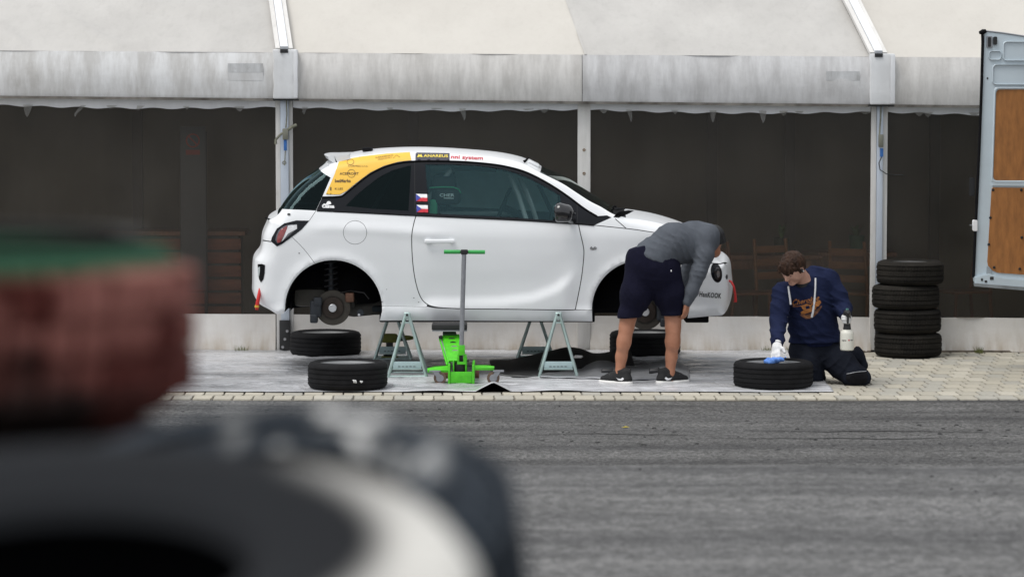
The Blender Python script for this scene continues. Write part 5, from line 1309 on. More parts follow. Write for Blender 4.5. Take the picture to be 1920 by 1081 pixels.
def loftsheet(name, back, front_, Yb, m, label, cat, th=.006, hole=None, nx=90, ny=18, bulge=0.0, mr=None):
    B = resample(spline(back, 5), 1.0); Fr = resample(spline(front_, 5), 1.0)
    V = []; F = []; pxs = []
    for j in range(ny+1):
        t = j/ny
        for i in range(nx+1):
            u = i/nx
            b = B[min(len(B)-1, int(u*(len(B)-1)))]; f = Fr[min(len(Fr)-1, int(u*(len(Fr)-1)))]
            pb = at(b[0], b[1], Yb); pb.z = max(pb.z, .034); pf = gnd(f[0], f[1], .034)
            p = pf.lerp(pb, t); p.z += bulge*math.sin(math.pi*t)*(pb.z > .05)+.002*math.sin(u*40)
            V.append(p); pxs.append((f[0]+(b[0]-f[0])*t, f[1]+(b[1]-f[1])*t))
    for j in range(ny):
        for i in range(nx):
            a = j*(nx+1)+i
            if hole:
                c = np.mean([pxs[k] for k in (a, a+1, a+nx+2, a+nx+1)], axis=0)
                if any(((c[0]-h[0])/h[2])**2+((c[1]-h[1])/h[3])**2 < 1 for h in hole): continue
            F.append((a, a+1, a+nx+2, a+nx+1))
    o = pyd(name, V, F, m, label=label, cat=cat); s = o.modifiers.new('thickness', 'SOLIDIFY'); s.thickness = th; s.offset = 0
    if mr: o.data.materials.append(mr); s.material_offset_rim = 1
    return o
loftsheet('undertray_panel', [(918, 683), (952, 675.5), (985, 668), (1020, 660), (1060, 651.5), (1080, 651.5), (1100, 658), (1112, 661.5), (1135, 661.5), (1155, 656), (1182, 655)], [(921, 689), (936, 700), (975, 705), (1010, 702), (1045, 697), (1075, 693), (1100, 690), (1130, 687), (1150, 686), (1170, 686), (1190, 687)], 25.6, mat('undertray_black_plastic', (.018, .018, .019), .6, var=.25, vscale=4), 'dark curved undertray panel with oval cut-out lying under the car', 'panel', hole=[(1084, 668.5, 9, 4)], mr=mat('undertray_rim_grey', (.2, .2, .2), .6))
loftsheet('skid_plate', [(1011, 702.5), (1045, 697.5), (1085, 689.5), (1120, 676.8), (1140, 676.3), (1158, 683), (1180, 686.5), (1205, 686), (1230, 678.5), (1245, 675.5), (1266, 677), (1292, 690)], [(1012, 706), (1050, 707), (1090, 708), (1130, 709), (1170, 712), (1200, 711), (1230, 709.5), (1260, 711), (1292, 712)], 24.95, mat('skid_plate_aluminium', (.34, .35, .37), .42, .55, var=.18, vscale=5), 'grey bent aluminium skid plate on the tarpaulin behind the man in shorts', 'panel', mr=mat('skid_rim_light', (.30, .31, .33), .5, .4))
for (a, b, lab) in ((1127.5, 1150, 'black rubber grip on the tarpaulin behind the left shoe'), (1217, 1240, 'black rubber grip on the tarpaulin between the two shoes')):
    p, q = at(a, 691.5, 24.28), at(b, 691.5, 24.28)
    V, F = tube_geo([(0, 0, 0), (.006, 0, 0), (q.x-p.x-.006, .02, 0), (q.x-p.x, .02, 0)], [.017, .025, .025, .018], 14)
    o = pyd('rubber_grip', V, F, M_blk, label=lab, cat='grip', group='rubber grips on the tarpaulin'); sharp(o, 50); o.location = (p.x, 24.28, .06)

# ---- cordless drill behind the far stand
M_dr = mat('drill_olive_green', (.16, .17, .02), .5, var=.2, vscale=20)
dp = at(727, 675, 25.95); dr = thing('cordless_drill', 'olive and black cordless drill standing on its battery behind the trestle stand', 'drill', (dp.x, 25.95, .012))
def dx(a, b): p = at(a, b, 25.95); return Vector((p.x-dp.x, 0, p.z-.012))
for nm, a, b, y0, y1, m, bv in (('battery', (715, 675), (747, 667), -.04, .04, M_dr, .012), ('battery_foot', (719, 667.2), (744, 660), -.035, .035, M_dark, .01), ('grip', (724, 662), (737, 638), -.022, .022, M_dark, .014), ('motor_housing', (715, 642), (745, 625), -.035, .035, M_dr, .02), ('gear_case', (744.8, 639), (757, 628), -.025, .025, M_dark, .01)):
    p, q = dx(*a), dx(*b); box(nm, (p.x, y0, max(0, p.z)), (q.x, y1, q.z), m, dr, bv)
tube('chuck', [dx(756, 633), dx(768, 633), dx(775, 633)], [.025, .02, .012], M_dr, dr, 12)

# ================================================================== VAN WITH ITS REAR DOOR OPEN
M_van = mat('van_paint_pale', (.52, .60, .65), .35, var=.06, vscale=4, coat=.3, bump=.03, bscale=5); M_ply = mat('plywood_lining', (.33, .135, .035), .6, var=.30, vscale=5, stretch=(5, 1, 1.2), detail=8); M_vrub = M_blackm
VY = 25.05; hx = 4.62
van = thing('delivery_van', 'pale van at the right edge with its plywood-lined rear door open', 'van', (hx, VY, 0))
def vx(px, py, dy=0.0): p = at(px, py, VY+dy); return Vector((p.x-hx, dy, p.z))
def vplate(nm, pts, y0, y1, m, parent=van, bev=.0):
    P = [vx(a, b) for a, b in pts]; bm = bmesh.new(); A = [bm.verts.new((p.x, y0, p.z)) for p in P]; B = [bm.verts.new((p.x, y1, p.z)) for p in P]; n = len(P)
    bm.faces.new(A); bm.faces.new(B[::-1])
    for i in range(n): bm.faces.new((A[i], B[i], B[(i+1) % n], A[(i+1) % n]))
    bmesh.ops.recalc_face_normals(bm, faces=bm.faces)
    if bev:
        es = [e for e in bm.edges if all(abs(v.co.y-y0) < 1e-6 for v in e.verts)]
        bmesh.ops.bevel(bm, geom=es, offset=bev, segments=2, affect='EDGES')
    return sharp(from_bm(nm, bm, m, parent), 40)
def rrect(x0, y0, x1, y1, r, n=4, sk=0.0):
    out = []
    for cx, cy, a0 in ((x1-r, y0+r, -90), (x1-r, y1-r, 0), (x0+r, y1-r, 90), (x0+r, y0+r, 180)):
        for k in range(n+1):
            a = math.radians(a0+90*k/n); yy = cy+r*math.sin(a); out.append((cx+r*math.cos(a)+sk*(yy-y0), yy))
    return out
rear_door = vplate('rear_door', [(1845.5, 60), (1860, 58), (2020, 84), (2020, 548), (1838, 532), (1827, 528), (1826, 512), (1832, 400), (1839, 200)], .0, .06, M_van, bev=.006)
tube('door_seal', [vx(1842, 62, -.01), vx(1842.5, 80, -.01), vx(1840.5, 160, -.01), vx(1836, 280, -.01), vx(1829, 430, -.01), vx(1825, 520, -.01)], .012, M_vrub, rear_door, 8)
tube('seal_corner', [vx(1836, 62, -.015), vx(1843, 60, -.015), vx(1849, 58, -.015)], [.012, .022, .014], M_vrub, rear_door, 8)
tube('top_seal', [vx(1846, 58, .0), vx(1880, 62, .0), vx(2020, 83, .0)], .007, M_steel, rear_door, 6)
# pressed frame: raised rails leave the recesses
for pts, nm, m, y0, y1 in ((rrect(1868, 168, 1995, 338, 7, sk=-.035), 'lining_panel', M_ply, -.004, .0), ([(1859, 354), (1862, 351), (1995, 353), (1995, 520), (1870, 511), (1861, 507), (1852.5, 498), (1851, 490)], 'lining_panel', M_ply, -.006, .0)):
    vplate(nm, pts, y0, y1, m, rear_door)
def frame_ring(nm, pts, w, m, y):
    P = np.array(pts, float); c = P.mean(0); V = []; F = []; n = len(P)
    for p in P:
        d = p-c; d /= np.linalg.norm(d); a = vx(*p, y); b = vx(*(p+d*w*.45), y-.016); e = vx(*(p+d*w), y-.001); V += [a, b, e]
    for i in range(n):
        j = (i+1) % n; F += [(3*i, 3*i+1, 3*j+1, 3*j), (3*i+1, 3*i+2, 3*j+2, 3*j+1)]
    o = pyd(nm, V, F, m, rear_door); return o
frame_ring('pressed_rib', rrect(1868, 168, 1995, 338, 7, sk=-.035), 7, M_van, 0.0); frame_ring('pressed_rib', rrect(1864, 122, 1995, 158, 7, sk=-.03), 4, M_van, 0.0); frame_ring('pressed_rib', rrect(1884, 79, 1995, 113, 6, sk=-.03), 4, M_van, 0.0); frame_ring('pressed_rib', rrect(1856.5, 97, 1876, 111, 4, sk=-.03), 3, M_van, 0.0)
vplate('pressed_ridge', [(1862, 341), (2010, 343), (2010, 349), (1860, 348)], -.012, .0, M_van, rear_door)
vplate('lower_rail', [(1826, 518), (1853, 512), (1880, 520), (2018, 530), (2018, 548), (1827, 533)], -.03, .0, M_van, rear_door, .008)
vplate('drip_edge', [(1826, 530), (2018, 545), (2018, 552), (1827, 536)], -.035, .03, mat('sill_grey_dirty', (.22, .24, .25), .6, var=.3, vscale=6), rear_door)
vplate('corner_bracket', [(1850, 499), (1857, 503), (1860, 516), (1849, 515)], -.02, .0, mat('bracket_grey', (.30, .34, .37), .5), rear_door)
vplate('latch', rrect(1823.5, 412, 1832, 433, 2.5), -.03, .02, M_wht, rear_door, .003); tube('latch_pin', [vx(1818, 422, 0), vx(1824, 422, 0)], .004, M_steel, rear_door, 6)
vplate('door_check', rrect(1820.5, 334, 1830, 368, 1.5), .07, .10, M_dark, rear_door, .003)
vplate('lock_plate', rrect(1849.5, 68, 1860.5, 90, 2), -.012, .0, M_steel, rear_door, .002); vplate('lock_part', rrect(1852, 70, 1857.5, 88, 1.5), -.022, -.012, M_dark, rear_door); vplate('lock_part', rrect(1862, 69, 1869, 84, 2), -.02, .0, M_dark, rear_door)
for (a, b) in ((1862, 356), (1915, 356), (1857, 408), (1854, 458), (1864, 501), (1912, 504), (1916, 445)):
    p = vx(a, b, -.006); lathe('panel_screw', [(0, -.009), (.009, -.007), (.012, 0)], M_dark, rear_door, 10, axis='y', loc=p)
for k, (a, b, c, d) in enumerate(((1855, 518, 1862, 524), (1838, 521, 1842, 526), (1845, 525, 1850, 529), (1850, 145, 1853, 149))): vplate('paint_chip', rrect(a, b, c, d, 1), -.0335 if b > 500 else -.002, -.031 if b > 500 else -.0, mat('chip_dark', (.03, .03, .03), .8), rear_door)
# the van itself stands just outside the picture, alongside the tent
bm = bmesh.new(); hv = rear_door_h = vx(1920, 62).z
sec = [(-2.0, .45), (-2.03, .8), (-2.03, 1.5), (-1.9, hv-.15), (-1.78, hv+.05), (-.30, hv+.05), (-.13, hv-.15), (0, 1.5), (.0, .8), (-.03, .45)]
xs = [.0, .6, 3.6, 4.5, 5.2, 5.55]; sc_ = [1, 1, 1, .98, .62, .45]
rows = [[bm.verts.new((x+.02, y, .45+(z-.45)*s)) for y, z in sec] for x, s in zip(xs, sc_)]
for a, b in zip(rows[:-1], rows[1:]):
    for i in range(len(sec)): bm.faces.new((a[i], b[i], b[(i+1) % len(sec)], a[(i+1) % len(sec)]))
bm.faces.new(rows[-1]); bmesh.ops.recalc_face_normals(bm, faces=bm.faces)
bo = from_bm('body', bm, M_van, van); sharp(bo, 30)
box('load_floor', (.03, -1.95, .58), (4.2, -.05, .64), M_ply, van, .004); box('rear_bumper', (-.10, -1.95, .40), (.02, -.05, .56), M_blackm, van, .03)
for x in (.95, 4.4):
    for y in (-1.82, -.2):
        tw = link('tyre', tyre_mesh('tyre', .345, .215, .21, M_rub), None, van); tw.rotation_euler = (math.pi/2, 0, 0); tw.location = (x, y, .345)
        lathe('wheel_rim', [(0, -.05), (.12, -.06), (.2, -.07), (.212, -.08)], M_rimd, van, 24, axis='y', loc=(x, y, .345))

# ================================================================== TYRE BARRIER IN THE FOREGROUND
def painted(name, under, paints, rough=.7):
    """rubber with brushed-on paint. paints: (colour, axis, lo, hi, noise scale, threshold) in the tyre's own frame"""
    m = bpy.data.materials.new(name); m.use_nodes = True; n = m.node_tree; b = n.nodes['Principled BSDF']; tc = n.nodes.new('ShaderNodeTexCoord')
    sp = n.nodes.new('ShaderNodeSeparateXYZ'); n.links.new(tc.outputs['Object'], sp.inputs[0]); last = None
    for (col, ax, lo, hi, ns, th) in paints:
        t = n.nodes.new('ShaderNodeTexNoise'); t.inputs['Scale'].default_value = ns; t.inputs['Detail'].default_value = 5; n.links.new(tc.outputs['Object'], t.inputs['Vector'])
        mr = n.nodes.new('ShaderNodeMapRange'); mr.inputs[1].default_value = lo; mr.inputs[2].default_value = hi
        if ax == 'R':
            ln = n.nodes.new('ShaderNodeVectorMath'); ln.operation = 'MULTIPLY'; ln.inputs[1].default_value = (1, 1, 0); n.links.new(tc.outputs['Object'], ln.inputs[0]); l2 = n.nodes.new('ShaderNodeVectorMath'); l2.operation = 'LENGTH'; n.links.new(ln.outputs[0], l2.inputs[0]); src = l2.outputs['Value']
        else: src = sp.outputs[ax]
        n.links.new(src, mr.inputs[0])
        mu = n.nodes.new('ShaderNodeMath'); mu.operation = 'MULTIPLY'; n.links.new(mr.outputs[0], mu.inputs[0]); m2 = n.nodes.new('ShaderNodeMapRange'); m2.inputs[1].default_value = th-.06; m2.inputs[2].default_value = th+.06; n.links.new(t.outputs['Fac'], m2.inputs[0]); n.links.new(m2.outputs[0], mu.inputs[1])
        mx = n.nodes.new('ShaderNodeMixRGB'); n.links.new(mu.outputs[0], mx.inputs[0]); mx.inputs[2].default_value = (*col, 1)
        if last is None: mx.inputs[1].default_value = (*under, 1)
        else: n.links.new(last, mx.inputs[1])
        last = mx.outputs[0]
    if last is None: b.inputs['Base Color'].default_value = (*under, 1)
    else: n.links.new(last, b.inputs['Base Color'])
    b.inputs['Roughness'].default_value = rough; b.inputs['Specular IOR Level'].default_value = .12
    return m
M_tA = painted('barrier_rubber_white_paint', (.007, .0075, .009), [((.60, .585, .55), 'R', .232, .262, 2.5, -1), ((.011, .012, .014), 'X', .30, .14, 3, -1)], .9)
M_tB = painted('barrier_rubber_blue_grey', (.020, .026, .034), [((.05, .06, .075), 'R', .29, .31, 12, .5), ((.50, .50, .49), 'X', .0, .08, 14, .54), ((.020, .026, .034), 'X', .21, .25, 6, .33)])
M_tR = painted('barrier_rubber_red_paint', (.016, .010, .009), [((.085, .022, .018), 'R', .2, .26, 5, .45), ((.30, .125, .105), 'Z', -.07, .05, 11, .52), ((.013, .055, .030), 'Z', .070, .088, 3, .34), ((.03, .03, .028), 'Z', .100, .108, 3, .3)], .85)
M_tR2 = painted('barrier_rubber_grey_worn', (.035, .033, .033), [((.45, .45, .45), 'X', .1, .2, 10, .62)])
bar_me = {}
def bstack(px, Y, ztop, n, R, mats, labels, tilt, nm, ty_=0.0, Rin=.20):
    h = (ztop-CZ)/n; xc = at(px, 700, Y).x
    for k in range(n):
        mm = mats[min(len(mats)-1, n-1-k)]
        key = (R, mm.name)
        if key not in bar_me: bar_me[key] = tyre_mesh('barrier_tyre', R, round(h, 4)+.001, Rin, mm, blocks=44, grooves=(-.28, -.1, .1, .28), gd=.009, shoulder=.05 if mm not in (M_tR, M_tB) else .10)
        tl_ = tilt if k == n-1 else (tilt*.5 if k == n-2 else 0)
        link_ = link('barrier_tyre', bar_me[key], None, None, label=labels[min(len(labels)-1, n-1-k)], cat='tyre', group='tyres of the barrier in the foreground')
        link_.location = (xc+(random.uniform(-.012, .012) if k < n-1 else 0), Y, CZ+h*(k+.5)); link_.rotation_euler = (tl_, -ty_ if k == n-1 else 0, random.uniform(-.4, .4) if k < n-1 else 0)
bstack(128, 2.40, 1.930, 7, .322, [M_tA, M_tR2], ['blurred black tyre with white-painted side filling the lower left foreground', 'unpainted tyre lower in the stack under the white-painted foreground tyre'], math.radians(10), 'a', 0.0, .14)
bstack(410, 3.04, 1.878, 7, .308, [M_tB, M_tR2], ['blurred blue-black tyre just behind the white-painted one in the foreground', 'unpainted tyre lower in the stack under the blue-black foreground tyre'], math.radians(15), 'b', math.radians(9))
bstack(-112, 3.76, 2.108, 7, .312, [M_tR, M_tR2], ['blurred red and green painted tyre at the left edge', 'grey tyre with white paint spots under the red and green painted tyre'], 0, 'r')

lf = gnd(1173, 801, -.012)
pyd('fallen_leaf', [(-.03, 0, 0), (-.005, -.02, .006), (.03, .0, .003), (0, .02, .008)], [(0, 1, 2, 3)], mat('leaf_yellow', (.45, .36, .03), .7), label='small yellow leaf lying on the asphalt in front of the man in shorts', cat='leaf', smooth=False).location = lf
# ---- tufts of grass at the tent skirt
def grass_tuft(px, w, label):
    p = at(px, 664, TY-.10); V = []; F = []; r = random.Random(px)
    for i in range(60):
        x = r.uniform(-w, w); y = r.uniform(-.05, .04); h = r.uniform(.02, .075); a = r.uniform(-.03, .03); b = len(V)
        V += [(x-.003, y, 0), (x+.003, y, 0), (x+a, y+r.uniform(-.02, .02), h)]; F.append((b, b+1, b+2))
    o = pyd('grass_tuft', V, F, mat('grass_dry_green', (.11, .12, .035), .8, var=.4, vscale=60), label=label, cat='grass'); o.location = (p.x, p.y, .0); o['group'] = 'weeds along the tent skirt'
grass_tuft(1442, .06, 'tuft of dry grass at the tent skirt left of the kneeling man'); grass_tuft(1487, .05, 'tuft of dry grass at the tent skirt behind the kneeling man')
grass_tuft(452, .05, 'tuft of dry grass at the tent skirt left of the hatchback'); grass_tuft(1835, .03, 'small weeds at the tent skirt right of the tyre stack')
# ================================================================== PEOPLE
def A(px, py, Y): return np.array(at(px, py, Y))
def bounds(pts, m=.14):
    P = np.array(pts); lo = P.min(0)-m; hi = P.max(0)+m; lo[2] = max(lo[2], -.02); return lo, hi
M_skin = mat('skin_tanned', (.28, .115, .062), .5, var=.10, vscale=5, col2=(.40, .18, .105), bump=.08, bscale=150)
M_skinf = mat('skin_fair', (.44, .24, .18), .5, var=.08, vscale=22, col2=(.56, .33, .25), bump=.06, bscale=150)
M_hair = mat('hair_brown', (.018, .009, .006), .6, var=.5, vscale=30, stretch=(1, 1, .4), bump=1.0, bscale=70, col2=(.06, .03, .018), spec=.2)
M_hairb = mat('cap_black', (.008, .008, .009), .7, var=.3, vscale=10)
def cloth(name, col, var=.15, bump=.5, bs=14, st=None, rough=.9, sheen=.15): return mat(name, col, rough, var=var, vscale=7, bump=bump, bscale=bs, spec=.08, stretch=st)
def mesh_part(name, f, m, parent, org): return link(name, rel(f.mesh(name), org), m, parent)
def hand(f, wrist, dirv, palm_n, thumb_s, L=.085, curl=.5, k=.006, r=.0095):
    """palm and five fingers. dirv: towards the fingertips, palm_n: the side the palm faces, thumb_s: side of the thumb"""
    d = np.array(dirv, float); d /= np.linalg.norm(d); n = np.array(palm_n, float); n -= d*(n@d); n /= np.linalg.norm(n); s = np.cross(d, n)*thumb_s
    f.cap(wrist, wrist+d*L*.9, .026, .030, .015, flat=(n, 1.7)); f.cap(wrist+d*L*.5+s*.018, wrist+d*L*.95+s*.022, .016, .014, .01); f.cap(wrist+d*L*.5-s*.018, wrist+d*L*.9-s*.024, .016, .014, .01)
    for i, (o, l) in enumerate(((.030, .068), (.010, .078), (-.011, .073), (-.030, .056))):
        a = wrist+d*L*.95+s*o; c = 0.0; p = a; dd = d.copy()
        for j, fr in enumerate((.45, .32, .25)):
            c = curl*(j+.6); dd = d*math.cos(c)+n*math.sin(c); q = p+dd*l*fr; f.cap(p, q, r*(1-.1*j), r*(.92-.1*j), k); p = q
    t = wrist+d*L*.25+s*.028; q = t+(d*.55+s*.75+n*.3)*.035; f.cap(t, q, .0135, .0115, .012); f.cap(q, q+(d*.85+s*.3+n*.45)*.032, .011, .009, k)

# ------------------------------------------------------------------ the man bending over the front wheel
o1 = Vector(at(1212, 724, 23.72)); o1.z = .012
J = dict(la=A(1162, 699, 23.70), lc=A(1170, 640, 23.70), lk=A(1178, 594, 23.72), lh=A(1201, 506, 23.74), ra=A(1256, 700, 23.74), rc=A(1261, 640, 23.73), rk=A(1262, 594, 23.75), rh=A(1247, 508, 23.76),
         w=A(1227, 483, 23.75), m=A(1262, 455, 23.83), c=A(1298, 453, 23.93), u=A(1320, 449, 23.98), rs=A(1325, 448, 23.83), re=A(1309, 512, 23.72), rw=A(1288, 566, 23.69), ls=A(1312, 440, 24.10), le=A(1292, 500, 24.20), lw=A(1268, 548, 24.22), h=A(1336, 447, 24.05), ch=A(1335, 467, 24.06))
lo, hi = bounds(list(J.values()))
f = Field(lo, hi, .0068)
f.chain([J['la'], A(1165, 668, 23.71)], [.036, .043]); f.chain([A(1165, 668, 23.71), J['lc'], A(1175, 612, 23.715), J['lk'], J['lh']], [.041, .052, .055, .060, .09], .03); f.cap(A(1168, 650, 23.68), A(1173, 622, 23.69), .037, .039, .03)
f.chain([J['ra'], A(1259, 668, 23.74)], [.037, .045]); f.chain([A(1259, 668, 23.74), J['rc'], A(1262, 612, 23.735), J['rk'], J['rh']], [.042, .054, .057, .061, .09], .03); f.cap(A(1264, 648, 23.70), A(1264, 625, 23.71), .039, .041, .03)
f.chain([J['w'], J['m'], J['c'], J['u']], [.115, .105, .105, .09], .05); f.chain([J['lh'], J['w'], J['rh']], [.1, .11, .1], .05)
f.chain([J['rs'], J['re'], A(1296, 548, 23.70), J['rw']], [.065, .044, .038, .028], .02); f.chain([J['ls'], J['le'], J['lw']], [.06, .042, .028], .02); f.chain([J['u'], J['h']], [.06, .055], .03)
f.cap(J['h'], J['ch'], .088, .06, .03); f.cap(J['ch']+np.array([.035, -.01, -.01]), J['ch']+np.array([.055, -.015, -.02]), .02, .012, .02); f.cap(J['ch'], J['ch']+np.array([.03, 0, -.035]), .04, .028, .03); f.cap(J['h']+np.array([.0, -.085, -.02]), J['h']+np.array([.01, -.088, .005]), .014, .012, .008)
hand(f, J['rw'], (-.10, .02, -1), (-.8, .5, -.1), 1, curl=.35, L=.075); hand(f, J['lw'], (-.4, .3, -.8), (.3, .5, -.5), 1, curl=.5)
f.cap(A(1160, 712, 23.70), A(1162, 699, 23.70), .035, .036, .02); f.cap(A(1257, 713, 23.74), A(1256, 700, 23.74), .035, .036, .02)
man1 = link('person', rel(f.mesh('person'), o1), M_skin, None, label='man in grey long-sleeved shirt and navy shorts bending over the front wheel', cat='person'); man1.location = o1
def folds(amp, comps):
    def fn(X, Y, Z):
        s = 0
        for (a, b, c, ph, w) in comps: s = s+w*np.sin(a*X+b*Y+c*Z+ph+1.3*np.sin(7*X+5*Z+ph))
        return amp*s
    return fn
def ridge(amp, a, b, c, ph, ctr=None, sx=.12, sz=.12, wv=2.0):
    def fn(X, Y, Z):
        s = (1-np.abs(np.sin(.5*(a*X+b*Y+c*Z+ph+wv*np.sin(9*X+6*Z+ph)+.7*wv*np.sin(23*Z-11*X)))))**2.2-.25
        if ctr is not None: s = s*np.exp(-((X-ctr[0])/sx)**2-((Z-ctr[2])/sz)**2)
        return -amp*s
    return fn
# shirt
f = Field(lo, hi, .0072); k = .05
f.chain([A(1222, 490, 23.74), J['w'], J['m'], J['c'], J['u']], [.158, .150, .145, .147, .122], k); f.cap(A(1262, 458, 23.80), A(1290, 464, 23.84), .145, .125, .05); f.cap(J['u'], J['rs'], .10, .086, .04); f.cap(J['u'], J['ls'], .10, .084, .04)
f.cap(A(1310, 440, 23.9), A(1328, 440, 23.86), .105, .09, .04)
f.chain([J['u'], A(1332, 447, 24.01)], [.085, .065], .02)
hz = A(1180, 468, 23.7); hz2 = A(1278, 504, 23.7); dv = hz2-hz; f.cut((hz+hz2)/2+np.array([0, 0, -.012]), (dv[2], 0, -dv[0]))
f.chain([J['rs'], A(1320, 478, 23.77), J['re'], A(1297, 546, 23.70), A(1288.5, 565, 23.69)], [.086, .074, .061, .049, .042], .03); f.chain([J['ls'], J['le'], A(1272, 544, 24.22)], [.08, .058, .04], .02)
f.disp(ridge(.014, 105, 10, 62, .3, A(1286, 472, 23.7), .15, .13, 1.5)); f.disp(ridge(.006, 40, 0, 95, 1.0, A(1240, 450, 23.7), .16, .10)); f.disp(ridge(.008, 20, 0, 150, .5, A(1312, 505, 23.7), .08, .10, 1.2)); f.disp(ridge(.004, 60, 30, 40, 2.0))
shirt = mesh_part('shirt', f, cloth('shirt_grey', (.085, .094, .110), .12, .35, 30, (1, 1, .5)), man1, o1)
# shorts
f = Field(lo, hi, .0072)
f.chain([A(1208, 486, 23.74), A(1238, 494, 23.76)], [.145, .145], .05); f.cap(A(1225, 505, 23.72), A(1232, 512, 23.72), .15, .15, .05)
f.chain([A(1204, 506, 23.735), A(1193, 553, 23.72), A(1180, 592, 23.715), A(1178.5, 604, 23.71)], [.132, .122, .083, .080], .04); f.chain([A(1246, 510, 23.75), A(1256, 553, 23.74), A(1262, 594, 23.74), A(1262, 606, 23.74)], [.128, .118, .080, .078], .04)
f.disp(ridge(.014, 70, 0, 22, .4, A(1215, 560, 23.7), .22, .12, 1.4)); f.disp(ridge(.006, 30, 0, 80, 1.4, A(1228, 525, 23.7), .12, .08)); f.disp(ridge(.003, 85, 10, 30, 0.0))
f.cut(A(1200, 594.5, 23.7), (.05, 0, -1)); f.cut(A(1195, 463, 23.7), (-.30, 0, 1))
mesh_part('shorts', f, cloth('shorts_navy', (.008, .008, .019), .2, .35, 20), man1, o1)
mesh_l = pyd('waistband_tag', [tuple(Vector(A(*p))-o1) for p in ((1257.5, 505.5, 23.597), (1259.5, 505.5, 23.597), (1259.5, 509, 23.597), (1257.5, 509, 23.597))], [(0, 1, 2, 3)], M_wht, man1)
# shoes
M_shoe = mat('shoe_black_mesh', (.008, .008, .009), .8, var=.4, vscale=40, bump=.4, bscale=150); M_sole = mat('shoe_sole_white', (.70, .69, .67), .6, var=.1)
def shoe(parent, org, ank, yaw, name='shoe', L=.285, m=M_shoe, ms=M_sole, swoosh=True):
    a = np.array(ank); d = np.array([math.cos(yaw), math.sin(yaw), 0]); s = np.array([-d[1], d[0], 0]); g = np.array([a[0], a[1], org[2]])
    heel = g-d*.065; toe = g+d*(L-.11)
    lo_ = np.minimum(heel, toe)-.11; hi_ = np.maximum(heel, toe)+.11; lo_[2] = org[2]-.02; hi_[2] = org[2]+.22
    f = Field(lo_, hi_, .0055); z = np.array([0, 0, 1.])
    f.cap(heel+z*.042, g+d*.06+z*.044, .037, .042, .02); f.cap(g+d*.06+z*.042, toe-d*.03+z*.034, .044, .032, .02); f.cap(heel+z*.05+d*.01, heel+z*.098+d*.012, .036, .032, .02); f.cap(g+z*.06, g+z*.098+d*.0, .043, .042, .025); f.cap(g+d*.03+z*.075, g+d*.10+z*.055, .036, .030, .02)
    f.cap(heel+z*.10-d*.018, heel+z*.130-d*.024, .012, .008, .012); f.cap(g+d*.035+z*.10, g+d*.028+z*.118, .018, .014, .012)
    f.cut(g+z*.022, -z)
    me = rel(f.mesh(name), org); o = link(name, me, m, parent)
    f = Field(lo_, hi_, .0055); f.cap(heel+z*.016, g+d*.06+z*.015, .044, .045, .02, flat=(z, 1.6)); f.cap(g+d*.06+z*.015, toe-d*.025+z*.018, .049, .038, .02, flat=(z, 1.5)); f.cut(g+z*.002, -z); f.cut(g+z*.033, z)
    link('sole', rel(f.mesh('sole'), org), ms, o)
    if swoosh:
        sw_ = [(-.045, .050), (-.030, .036), (-.010, .038), (.065, .078), (-.005, .052), (-.022, .050), (-.036, .062)]
        for sg in (-1, 1):
            cs = sg*s; decal('tick_mark', [p for p in sw_], [(0, 1, 6), (1, 5, 6), (1, 2, 5), (2, 4, 5), (2, 3, 4)], M_wht, o, me, lambda u, v: Vector(g+d*u*1.3+z*v+cs*.0)-Vector(org), -cs, .003)
    for q in range(4): c0 = Vector(g+d*(.045+.018*q)+z*(.098-.011*q)-s*.02)-Vector(org); c1 = Vector(g+d*(.045+.018*q)+z*(.098-.011*q)+s*.02)-Vector(org); tube('lace', [c0, (c0+c1)/2+Vector((0, 0, .006)), c1], .003, m, o, 5)
    return o
shoe(man1, o1, A(1163, 700, 23.70), math.radians(148)); shoe(man1, o1, A(1253, 701, 23.74), math.radians(28))
# dark cap / hair
f = Field(J['h']-.2, J['h']+.2, .006)
f.cap(J['h']+np.array([.0, .0, .012]), J['h']+np.array([.012, 0, -.02]), .099, .092, .02); f.cap(J['h']+np.array([-.02, 0, 0]), J['h']+np.array([-.01, 0, -.03]), .085, .07, .02); f.disp(folds(.002, [(120, 90, 60, 0, 1)]))
f.cut(J['h']+np.array([.02, 0, -.055]), (.25, 0, -1))
mesh_part('hair', f, M_hairb, man1, o1)

# ------------------------------------------------------------------ the man kneeling at the wheel
o2 = Vector(at(1540, 722, 23.85)); o2.z = .002
K = dict(p=A(1529, 652, 24.02), w=A(1528, 634, 24.0), m=A(1523, 600, 23.97), c=A(1516, 562, 23.92), sl=A(1468, 549, 23.86), sr=A(1551, 525, 23.96), el=A(1459, 606, 23.76), wl=A(1457, 648, 23.46), er=A(1580, 578, 23.90), wr=A(1587, 596, 23.69),
         kl=A(1522, 706, 23.90), kr=A(1603, 704, 23.82), al=A(1535, 706, 24.28), ar_=A(1600, 690, 24.26), n=A(1509, 528, 23.86), h=A(1487, 502, 23.73))
lo, hi = bounds(list(K.values()), .15)
fw = np.array([-.62, -.50, -.74]); fw /= np.linalg.norm(fw); upv = np.array([-.12, -.25, 1.]); upv -= fw*(upv@fw); upv /= np.linalg.norm(upv); rt = np.cross(fw, upv)
C = K['h']
f = Field(lo, hi, .0062)
f.chain([K['p'], K['w'], K['m'], K['c']], [.13, .125, .125, .13], .05); f.chain([K['sl'], K['c'], K['sr']], [.065, .11, .065], .05)
f.chain([K['sl'], K['el'], K['wl']], [.06, .043, .028], .02); f.chain([K['sr'], K['er'], K['wr']], [.06, .045, .03], .02)
